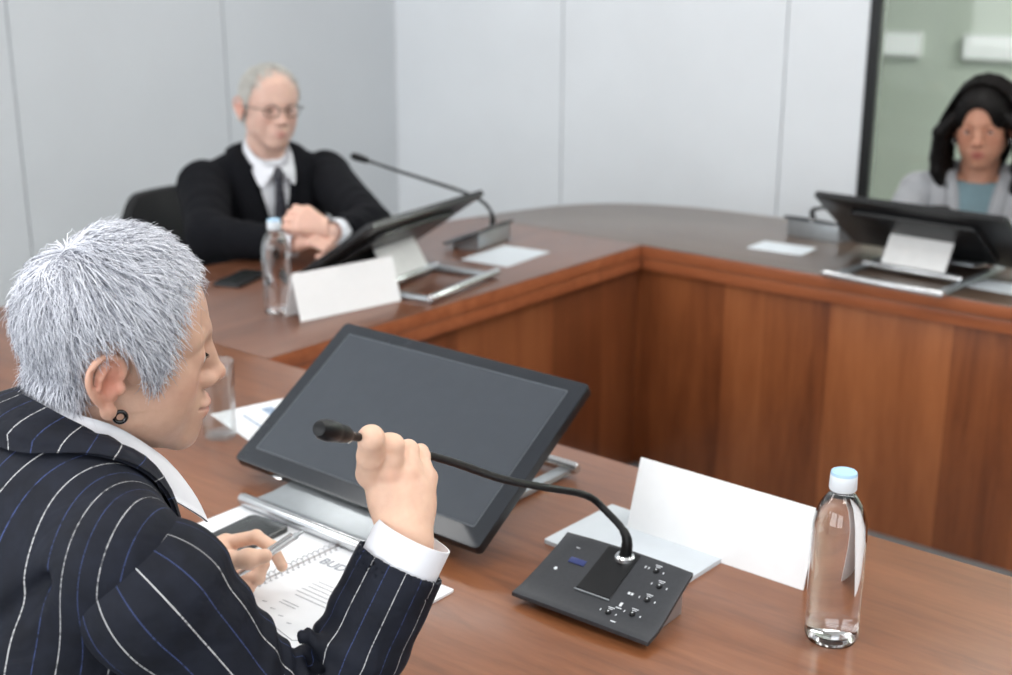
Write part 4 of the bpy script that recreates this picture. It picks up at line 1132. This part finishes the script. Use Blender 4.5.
# ================================================================ the woman in pinstripes
skA = dict(base=srgb(210, 172, 150), lip=srgb(190, 118, 112), blush=srgb(218, 146, 124), hand=srgb(230, 192, 168))
A_o = np.array([-.430, 1.200, 1.075]); A_R = basis(rad(52), rad(-14))
H_o = np.array([-.392, 1.232, 1.183]); H_R = basis(rad(66.2), rad(-5.3), rad(-5.3))
def right_hand(F):
    w = np.array([-.100, 1.157, 1.000])
    mI, mM, mR, mP = [np.array(p) for p in ((-.1345, 1.180, 1.066), (-.114, 1.176, 1.0715), (-.0975, 1.183, 1.067), (-.0845, 1.195, 1.055))]
    F.cap(w-(.0, .0, .03), w, .0290, .0285, .012, flat=((.25, -.9, .35), .72))
    for m, r in ((mI, .0125), (mM, .0125), (mR, .012), (mP, .011)):
        F.cap(w+(m-w)*.05, m+np.array([.004, .010, -.004]), .0185, r+.001, .014)
    F.ell((w+mM)/2+np.array([.004, .014, -.002]), (.031, .018, .034), .015)
    for i, m in enumerate((mI, mM, mR, mP)): F.ell(m+np.array([0, .001, -.001]), (.0112, .0100, .0108), .010)
    # fingers bent over the neck of the microphone and closing under it
    tube_at = lambda s: np.array([-.090, 1.221, 1.072])*(1-s)+np.array([-.140, 1.137, 1.121])*s
    for i, (m, s, r) in enumerate(((mI, .78, .0112), (mM, .43, .0100), (mR, .16, .0092), (mP, -.06, .0080))):
        c = tube_at(s); up = np.array([.0, .377, .926]); nn = np.array([.09, -.92, .375])
        pip = c+nn*.0095+up*(.0020, .0005, -.001, -.003)[i]; dip = c-nn*.0105+up*.0010; tip = c-nn*.010-up*.011
        F.cap(m, pip, r+.0016, r, .006); finger(F, [m, (m+pip)/2+nn*.0005, pip, dip, tip], r+.0010, r-.0008, .0045)
    # thumb closes from the far side below the neck
    c = tube_at(.72)
    finger(F, [w+np.array([.000, .024, .020]), np.array([-.112, 1.206, 1.050]), c+np.array([.012, .026, -.022]), c+np.array([.010, .014, -.006])], .0120, .0085, .005)
rh_pts = [[(-.096, 1.157, .965), (-.15, 1.13, 1.13), (-.07, 1.25, 1.10)]]
LHP = dict(wrist=(200, 566, .812))
lh = {k: np.array(v) for k, v in LH_PTS.items()}
def left_hand(F):
    F.cap(lh['w']+(lh['w']-lh['im'])*.6, lh['w'], .024, .023, .01, flat=((.3, -.5, .8), .8))
    for k, r in (('im', .0125), ('mm', .0125), ('rm', .012), ('pm', .011)): F.cap(lh['w'], lh[k], .017, r, .014)
    F.ell((lh['w']+lh['mm'])/2, (.026, .022, .022), .012)
    finger(F, [lh['im'], lh['ip'], lh['id'], lh['it']], .0098, .0072)
    finger(F, [lh['mm'], lh['mp'], lh['md'], lh['mt']], .0098, .0074)
    finger(F, [lh['rm'], lh['rp'], lh['rd'], lh['rt']], .0094, .0070)
    finger(F, [lh['pm'], lh['pp'], lh['pd'], lh['pt']], .0082, .0062)
    finger(F, [lh['tc'], lh['tm'], lh['ti'], lh['tt']], .0135, .0088, .006)
armR = dict(joints=[(-.322, 1.068, .992), (-.197, 1.094, .800), (-.1005, 1.154, .990)], hand=dict(pts=rh_pts, build=right_hand, knuckles=[(-.129, 1.175, 1.066), (-.112, 1.168, 1.070), (-.096, 1.176, 1.064)]),
            radii=[.070, .051, .0455], h=.0013, hs=.0032, cuff_off=-.006, cuff_len=.029, cuff_flat=.92, amp=.0034, up=(0, 0, 1),
            folds=[((-.30, 1.00, .93), (-.225, 1.03, .885), .010, .012, 'add'), ((-.285, 1.00, .895), (-.205, 1.035, .862), .009, .012, 'sub'), ((-.27, 1.01, .865), (-.195, 1.042, .840), .010, .012, 'add'),
                   ((-.225, 1.03, .90), (-.180, 1.10, .875), .008, .010, 'sub'), ((-.205, 1.05, .845), (-.160, 1.11, .865), .011, .012, 'add'),
                   ((-.190, 1.095, .935), (-.130, 1.085, .905), .008, .010, 'add'), ((-.185, 1.095, .905), (-.125, 1.075, .880), .007, .010, 'sub'), ((-.190, 1.090, .880), (-.135, 1.06, .850), .009, .010, 'add')])
armL = dict(joints=[(-.545, 1.335, .992), (-.56, 1.42, .815), tuple(lh['w']+(lh['w']-lh['im'])*.55)], hand=dict(pts=[[tuple(v) for v in lh.values()]], build=left_hand),
            radii=[.068, .054, .043], h=.0014, cuff_off=-.008, cuff_len=.018, up=(0, 0, 1))
inner = [(0, -.060, .060), (.048, -.044, .056), (.066, .000, .032), (.058, .050, -.022), (.044, .094, -.085), (.030, .122, -.15), (.010, .136, -.235)]
outer_ = [(0, -.102, .030), (.058, -.080, .030), (.098, -.018, .028), (.112, .040, -.004), (.118, .090, -.07), (.104, .128, -.15), (.026, .140, -.250)]
s_in = [(0, -.050, .060), (.042, -.034, .058), (.056, .010, .048), (.050, .060, .020), (.040, .086, .000), (.032, .096, -.008)]
s_out = [(0, -.066, .030), (.054, -.044, .026), (.068, .010, .010), (.068, .070, -.020), (.064, .106, -.040), (.058, .124, -.052)]
cfgA = dict(name='person', label='woman with short silver hair in a navy pinstripe jacket, holding the microphone neck', sex='f', ground=(W(.74, -1.02).x, W(.74, -1.02).y, 0), torso_o=A_o, torso_R=A_R, head_o=H_o, head_R=H_R, hs=.97,
            skin=skA, h_head=.0016, h_cloth=.0055, eye_open=.0030, gaze=(.1, 1.60, .9), brow=M['brow'], shx=.165, shz=-.048, vee=-.26, arms=[armR, armL], shirt_mat=M['white_fabric'], cuff_mat=M['white_fabric'],
            jacket_mat=M['pin_flat'], sleeve_mat=M['pin_round'], collar=(inner, outer_), shirt_collar=(s_in, s_out), leg_mat=M['navy'],
            folds=[((.10, -.13, -.16), (.15, -.06, -.06), .010, 'sub'), ((-.02, -.15, -.40), (.12, -.12, -.34), .009, 'sub')])
PA, hWA, tWA, tTA, LOA = build_person(cfgA)
hair_poly = [(.078, .086), (.062, .062), (.050, .036), (.043, .010), (.036, -.020), (.029, -.034), (.023, -.026), (.012, .002), (.006, .024), (-.012, .034), (-.034, .024), (-.040, .000), (-.034, -.030), (-.036, -.056), (-.050, -.080), (-.075, -.098), (-.16, -.100), (-.20, .0), (-.20, .20), (.10, .20), (.104, .10)]
short_hair('hair', hWA, LOA, PA, M['hair_silver'], hair_poly, 17000, L=(.030, .060), puff=.014, wid=.0006, hcap=.0025, tone=(.42, 1.), lift=.012, back_puff=.006)
# hoop earring
bm = bmesh.new(); tube(bm, [(0, .0056*math.cos(t), .0056*math.sin(t)) for t in np.linspace(0, 2*PI, 25)[:-1]], .0022, 10, closed=True)
ec = LOA(hWA(np.array([[.0790, -.003, -.0465]])))[0]
bmesh.ops.transform(bm, matrix=Matrix.Translation(Vector(ec)) @ Matrix([list(r_) for r_ in H_R]).to_4x4(), verts=bm.verts); bm_obj('earring', bm, M['black_hoop'], PA, smooth=True)
# eyelashes
for s in (-1, 1):
    bm = bmesh.new()
    for k in range(16):
        t = k/15; x = .020+.023*t; p = np.array([[s*x, .0895-.010*(t-.3)**2*4-.003*t, -.0025-.002*t]]); q = p+np.array([[s*(t-.3)*.003, .0052-.002*t, -.0022]])
        tube(bm, [Vector(LOA(hWA(p))[0]), Vector(LOA(hWA(q))[0])], [.0006, .0002], 4)
    bm_obj('eyelashes', bm, M['dark_brow'], PA)
# pen held in the left hand
p0, p1 = Vector(lh['pen0']), Vector(lh['pen1']); pn = empty('ballpoint_pen', p0, 0, 'silver ballpoint pen held in the left hand of the woman in pinstripes', 'pen')
Rp = (p1-p0).to_track_quat('Z', 'Y').to_matrix().to_4x4(); Lp = (p1-p0).length
bm = bmesh.new(); lathe(bm, [(0, -.022), (.0006, -.022), (.0012, -.016), (.0036, .004), (.0043, .012), (.0045, Lp-.018), (.0040, Lp-.014), (0, Lp-.014)], 20, Rp); bm_obj('barrel', bm, M['silver'], pn, smooth=True)
bm = bmesh.new(); lathe(bm, [(0, Lp-.016), (.0044, Lp-.016), (.0044, Lp-.010), (.0026, Lp-.009), (.0026, Lp-.001), (.0020, Lp), (0, Lp)], 20, Rp); bm_obj('push_button', bm, M['grey_metal'], pn, smooth=True)
bm = bmesh.new(); box(bm, (0, .0072, Lp-.034), (.0032, .0014, .036)); box(bm, (0, .0058, Lp-.0165), (.0032, .0040, .0030)); bmesh.ops.transform(bm, matrix=Rp, verts=bm.verts); bm_obj('clip', bm, M['silver'], pn, bevel=.0004)
# ================================================================ helpers for people farther away
def blob_hand(pts_w, pts_k, r=.0095):
    """hand with palm, thumb and four curled fingers; pts_w: wrist, pts_k: rows of finger joints"""
    def f(F):
        w = np.array(pts_w)
        for row in pts_k[:4]:
            m = np.array(row[0]); F.cap(w, m, .019, .0125, .014); finger(F, [np.array(q) for q in row], r, r-.002, .004)
        finger(F, [w+(np.array(pts_k[4][0])-w)*.3]+[np.array(q) for q in pts_k[4]], .0125, .009, .005)
    return f
def fist(w, d, n, side):
    """joint rows of a loosely closed hand: w wrist, d towards the knuckles, n back of the hand, side towards the thumb"""
    w, d, n = (np.array(v, float) for v in (w, d, n)); d /= np.linalg.norm(d); n -= d*(n@d); n /= np.linalg.norm(n); x = np.cross(d, n)*side
    rows = []
    for i, (o, l) in enumerate(((.030, .088), (.010, .092), (-.010, .088), (-.028, .080))):
        m = w+d*l+x*o+n*.004; p = m+d*.028-n*.026; q = p-n*.022-d*.012; t = q-d*.022+n*.004; rows.append([m, p, q, t])
    rows.append([w+d*.030+x*.030-n*.010, w+d*.062+x*.036-n*.026, w+d*.086+x*.020-n*.040])
    return rows

# ================================================================ the man in the dark suit
skB = dict(base=srgb(220, 184, 168), lip=srgb(206, 152, 142), blush=srgb(222, 164, 148), hand=srgb(228, 186, 168))
MO = np.array([-.672, 3.690, 1.143]); fB = rad(150)
B_R = basis(rad(150), rad(-10)); B_o = MO-np.array([math.sin(fB), math.cos(fB), 0])*.045+np.array([0, 0, -.165])
wL = np.array([-.452, 3.300, .858]); eL = np.array([-.365, 3.46, .835]); wR = np.array([-.560, 3.330, .818]); eR = np.array([-.800, 3.400, .822])
shR_B = B_o+B_R@np.array([.185, 0, -.065]); shL_B = B_o+B_R@np.array([-.185, 0, -.065])
hL = fist(wL, (-.85, -.15, .40), (.2, -.9, .5), -1); hR = fist(wR, (.75, -.45, .30), (-.1, -.4, .9), -1)
cfgB = dict(name='person', label='grey-haired man with glasses in a dark suit and tie, seated at the left table side', sex='m', ground=(MO[0]-.10, MO[1]+.05, 0), torso_o=B_o, torso_R=B_R, head_o=MO, head_R=basis(rad(148), rad(-4), rad(2)), hs=.97,
            skin=skB, h_head=.0028, h_cloth=.008, eye_open=.0028, gaze=(.2, 1.2, 1.2), brow=M['brow'], iris=.82, brow_r=.0007, shx=.185, shz=-.062, vee=-.30,
            arms=[dict(joints=[shR_B, eR, wR], radii=[.074, .060, .042], h=.0026, hand=dict(pts=[[tuple(q) for r_ in hR for q in r_]], build=blob_hand(wR, hR)), cuff_off=-.012, cuff_len=.018),
                  dict(joints=[shL_B, eL, wL], radii=[.074, .058, .042], h=.0026, hand=dict(pts=[[tuple(q) for r_ in hL for q in r_]], build=blob_hand(wL, hL)), cuff_off=-.018, cuff_len=.026)],
            shirt_mat=M['white_fabric'], cuff_mat=M['white_fabric'], jacket_mat=M['navy_dark'], sleeve_mat=M['navy_dark'], leg_mat=M['navy_dark'],
            collar=([(0, -.068, .048), (.052, -.046, .040), (.072, .004, .018), (.066, .062, -.030), (.050, .112, -.11), (.030, .138, -.19), (.003, .150, -.31)],
                    [(0, -.100, .006), (.070, -.080, .000), (.105, -.010, -.012), (.112, .058, -.045), (.115, .112, -.12), (.098, .136, -.20), (.010, .152, -.33)]),
            shirt_collar=([(0, -.054, .066), (.044, -.036, .060), (.057, .010, .046), (.046, .056, .026), (.026, .080, .012), (.008, .088, .008)],
                          [(0, -.066, .034), (.054, -.044, .028), (.068, .010, .014), (.062, .062, -.012), (.048, .094, -.046), (.016, .096, -.006)]))
PB, hWB, tWB, tTB, LOB = build_person(cfgB)
poly_m = [(.082, .070), (.064, .062), (.050, .045), (.036, .022), (.022, .000), (.014, -.020), (.008, -.004), (.004, .022), (-.012, .034), (-.032, .024), (-.038, .0), (-.034, -.030), (-.040, -.058), (-.060, -.074), (-.16, -.075), (-.20, 0), (-.20, .2), (.06, .2), (.070, .11)]
short_hair('hair', hWB, LOB, PB, M['hair_grey'], poly_m, 4500, L=(.016, .032), puff=.007, wid=.0009, hcap=.004, w=1.06, tone=(.6, 1.), lift=.004, seed=9)
# spectacles
sp = bmesh.new()
def hb(p): return Vector(LOB(hWB(np.array([p])))[0])
for s in (-1, 1):
    ring = [hb((s*(.032+.0225*math.cos(t)*abs(math.cos(t))**-.25 if abs(math.cos(t)) > 1e-6 else s*.032), .1045-.006*abs(math.cos(t))*(1 if s*math.cos(t)*s > 0 else 0), -.004+.0155*math.sin(t))) for t in np.linspace(0.01, 2*PI+.01, 33)[:-1]]
    tube(sp, ring, .0013, 8, closed=True)
    tube(sp, [hb((s*.055, .099, .002)), hb((s*.074, .085, .003)), hb((s*.081, .02, .000)), hb((s*.082, -.012, -.006))], .0013, 8)
    top = [hb((s*(.032+.0225*c), .105, -.004+.0158*math.sqrt(max(0, 1-c*c))+.0008)) for c in np.linspace(-.95, .95, 14)]
    tube(sp, top, .0018, 8)
tube(sp, catmull([hb((-.0105, .106, .000)), hb((0, .111, .003)), hb((.0105, .106, .000))], 5), .0014, 8)
bm_obj('spectacles', sp, M['black_hoop'], PB, smooth=True)
# necktie
bm = bmesh.new()
def tieb(rows):
    V = [[bm.verts.new(Vector(LOB(tWB(np.array([q])))[0])) for q in r_] for r_ in rows]
    for A, B in zip(V, V[1:]):
        for i in range(len(A)): bm.faces.new((A[i], A[(i+1) % len(A)], B[(i+1) % len(B)], B[i]))
    bm.faces.new(V[0][::-1]); bm.faces.new(V[-1])
def trow(y, z, hw, th): return [(-hw, y, z), (-hw*.6, y+th, z), (0, y+th*1.3, z), (hw*.6, y+th, z), (hw, y, z), (0, y-th*.6, z)]
tieb([trow(.084, .006, .013, .008), trow(.092, -.008, .020, .011), trow(.099, -.028, .013, .009), trow(.104, -.040, .012, .006), trow(.126, -.12, .020, .006), trow(.134, -.20, .030, .006), trow(.134, -.30, .036, .006)])
bm_obj('necktie', bm, M['tie'], PB, smooth=True)

# office chair of the man
def make_chair():
    t = empty('office_chair')
    bm = bmesh.new(); pts = rrect(.50, .48, .09, 6); prism(bm, pts, .375, .435); bm_obj('seat', bm, M['chair_fabric'], t, bevel=.018, seg=3)
    bm = bmesh.new(); nx, nz = 16, 14; g = {}
    for i in range(nx+1):
        for j in range(nz+1):
            u, v = i/nx*2-1, j/nz; hw = .235*(1-.10*v)*(1-.55*max(0, v-.72)**2/.078*.35); x = u*hw
            z = .52+.34*v-.045*max(0, abs(u)-.5)**2*4*(v > .5)*v; y = -.235-.05*v+.045*u*u-.03*math.sin(v*PI)*-1
            g[i, j, 0] = bm.verts.new((x, y, z)); g[i, j, 1] = bm.verts.new((x, y-.035, z))
    for i in range(nx):
        for j in range(nz):
            bm.faces.new((g[i, j, 0], g[i+1, j, 0], g[i+1, j+1, 0], g[i, j+1, 0])); bm.faces.new((g[i, j, 1], g[i, j+1, 1], g[i+1, j+1, 1], g[i+1, j, 1]))
    for i in range(nx):
        for j in (0, nz): bm.faces.new((g[i, j, 0], g[i+1, j, 0], g[i+1, j, 1], g[i, j, 1]))
    for j in range(nz):
        for i in (0, nx): bm.faces.new((g[i, j, 0], g[i, j+1, 0], g[i, j+1, 1], g[i, j, 1]))
    bm_obj('backrest', bm, M['chair_fabric'], t, bevel=.012, seg=3)
    bm = bmesh.new(); tube(bm, catmull([(0, -.02, .365), (0, -.20, .365), (0, -.30, .44), (0, -.305, .62)], 6), .022, 12); bm_obj('back_support', bm, M['black_metal'], t, smooth=True)
    bm = bmesh.new(); lathe(bm, [(0, .08), (.03, .08), (.028, .25), (.022, .26), (.022, .38), (0, .38)], 20); bm_obj('gas_column', bm, M['black_metal'], t, smooth=True)
    for k in range(5):
        a = 2*PI*k/5+.3; bm = bmesh.new(); tube(bm, [(0, 0, .10), (.15*math.cos(a), .15*math.sin(a), .09), (.29*math.cos(a), .29*math.sin(a), .065)], [.024, .020, .014], 10); lg = bm_obj('leg', bm, M['black_metal'], t, smooth=True)
        bm = bmesh.new(); lathe(bm, [(0, -.012), (.024, -.012), (.028, -.006), (.028, .006), (.024, .012), (0, .012)], 18, Matrix.Translation((.29*math.cos(a), .29*math.sin(a), .029)) @ Matrix.Rotation(a, 4, 'Z') @ Matrix.Rotation(PI/2, 4, 'X')); bm_obj('castor', bm, M['black_plastic'], lg, smooth=True)
    return t
ch = make_chair(); cp = W(-1.16, .72); ch.location = (cp.x+.11, cp.y-.02, 0); ch.rotation_euler = (0, 0, YAW-PI/2+.12)
tag(ch, 'black office chair behind the man in the dark suit', 'chair')

# ================================================================ the dark-haired woman
skC = dict(base=srgb(186, 136, 112), lip=srgb(160, 84, 78), blush=srgb(196, 118, 96), hand=srgb(190, 138, 110))
WO = np.array([1.372, 3.730, 1.085]); fC = rad(203)
C_R = basis(fC, rad(-6)); C_o = WO-np.array([math.sin(fC), math.cos(fC), 0])*.035+np.array([0, 0, -.165])
shR_C = C_o+C_R@np.array([.160, 0, -.06]); shL_C = C_o+C_R@np.array([-.160, 0, -.06])
w1 = np.array([1.190, 3.500, .815]); e1_ = np.array([1.180, 3.790, .800]); w2 = np.array([1.330, 3.420, .815]); e2_ = np.array([1.560, 3.560, .822])
h1 = fist(w1, (.5, -.8, .1), (0, 0, 1), -1); h2 = fist(w2, (-.9, -.4, .1), (0, 0, 1), 1)
cfgC = dict(name='person', label='woman with long dark hair in a grey blazer over a teal top', sex='f', ground=(WO[0]+.06, WO[1]+.15, 0), torso_o=C_o, torso_R=C_R, head_o=WO, head_R=basis(rad(207), rad(-8), rad(-3)), hs=.98,
            skin=skC, h_head=.0030, h_cloth=.008, eye_open=.0030, gaze=(.2, 1.3, 1.1), brow=M['dark_brow'], iris=.80, brow_r=.0009, shx=.16, shz=-.055, vee=-.34, shirt_name='knit_top', cuffs=False, shirt_top=-.004, shirt_tilt=-.15,
            arms=[dict(joints=[shR_C, e1_, w1], radii=[.062, .050, .038], h=.0026, hand=dict(pts=[[tuple(q) for r_ in h1 for q in r_]], build=blob_hand(w1, h1, .0085)), cuff_off=-.008, cuff_len=.004),
                  dict(joints=[shL_C, e2_, w2], radii=[.062, .050, .038], h=.0026, hand=dict(pts=[[tuple(q) for r_ in h2 for q in r_]], build=blob_hand(w2, h2, .0085)), cuff_off=-.008, cuff_len=.004)],
            shirt_mat=M['teal'], cuff_mat=M['grey_wool'], jacket_mat=M['grey_wool'], sleeve_mat=M['grey_wool'], leg_mat=M['grey_wool'],
            collar=([(0, -.070, .036), (.054, -.048, .030), (.078, .004, .008), (.078, .062, -.045), (.066, .110, -.13), (.045, .135, -.21), (.004, .150, -.35)],
                    [(0, -.098, .000), (.072, -.078, -.006), (.112, -.010, -.020), (.118, .058, -.060), (.118, .105, -.14), (.098, .132, -.23), (.012, .152, -.37)]))
PC, hWC, tWC, tTC, LOC = build_person(cfgC)
# long wavy hair: cap, then locks falling on both sides
rng = np.random.default_rng(21)
F = Field((-.15, -.15, -.34), (.15, .12, .15), .004)
F.ell((0, -.006, .036), (.086, .110, .092), 0); F.ell((0, -.055, -.06), (.080, .055, .11), .04)
F.ell((0, .112, -.038), (.055, .078, .070), .012, op='sub')
F.ell((.004, .118, .018), (.040, .076, .050), .012, op='sub')
F.ell((0, .06, -.14), (.056, .075, .075), .02, op='sub')
for s in (-1, 1):
    for k in range(7):
        u = k/6; a0 = np.array([s*(.076-.012*abs(u-.3)), .050-.115*u, .030]); P_ = [a0]
        for j in range(1, 8):
            P_.append(np.array([s*(.080+.030*math.sin(j*.55)+.006*math.sin(j*1.9+k*1.3)+(.012 if u < .5 else 0)), a0[1]*(1-.05*j)+.006*math.sin(j*1.7+k), .030-.042*j+rng.uniform(-.003, .003)]))
        F.chain(P_, [.014+.008*math.sin(PI*min(1, (i+1)/7)) for i in range(8)], .008)
V, Q = F.mesh(); V = relax(V, Q, 2); parts = [(V, Q)]; tones = [np.full(len(V), .25)]
n = 1600; k = 12; s_ = np.where(rng.random(n) < .5, -1., 1.); u = rng.random(n); P = np.zeros((n, k, 3)); ph = rng.normal(size=n)*.35
rr_ = rng.uniform(.0, .012, n)
for j in range(k):
    t = j/(k-1)
    if True:
        top = t < .34; q = np.clip(t/.34, 0, 1); ang = q*PI/2*1.0
        x0 = s_*(-.006+(.098+rr_*.3)*np.sin(ang)); z0 = .036+(.092+rr_*.2)*np.cos(ang); y0 = .045-.13*u
        jj = np.clip((t-.34)/.66, 0, 1)*7.4
        x1 = s_*(.088+.022*np.sin(jj*.55)+.006*np.sin(jj*1.9+u*7+ph)+np.where(u < .5, .012, 0)+rr_); z1 = .036-.042*jj; y1 = (.050-.115*u)*(1-.05*jj)+.010*np.sin(jj*1.7+u*6+ph)
        w_ = np.clip((t-.30)/.10, 0, 1)
        P[:, j, 0] = x0*(1-w_)+x1*w_; P[:, j, 1] = y0*(1-w_)+y1*w_; P[:, j, 2] = z0*(1-w_)+z1*w_
V, Q = strands_mesh(P, np.full((n, k), .0011)); parts.append((V, Q)); tones.append(np.repeat(np.clip(rng.normal(.5, .25, n), 0, 1), k*3))
V, Q = join(parts); np_obj('hair', LOC(hWC(V)), Q, M['hair_black'], PC, attrs={'tone': ('FLOAT', np.concatenate(tones))})
for s in (-1, 1):
    bm = bmesh.new(); tube(bm, [Vector(LOC(hWC(np.array([[s*.079, .012+.0*t, -.040-.011+.011*math.cos(t)]])+np.array([[0, .011*math.sin(t), 0]])))[0]) for t in np.linspace(0, 2*PI, 19)[:-1]], .0016, 8, closed=True); bm_obj('earring', bm, M['silver'], PC, smooth=True)
mic3 = make_mic(to_local(xy3, Y3, [(xy3[0]+.06, xy3[1]+.03, .85), (xy3[0]+.12, xy3[1]+.03, .865), (xy3[0]+.20, xy3[1]-.01, .870), (xy3[0]+.28, xy3[1]-.04, .865)]), '', detail=False)
place(mic3, *xy3, Y3, 'gooseneck microphone half behind the monitor of the dark-haired woman', 'microphone', 'gooseneck microphones on the table')
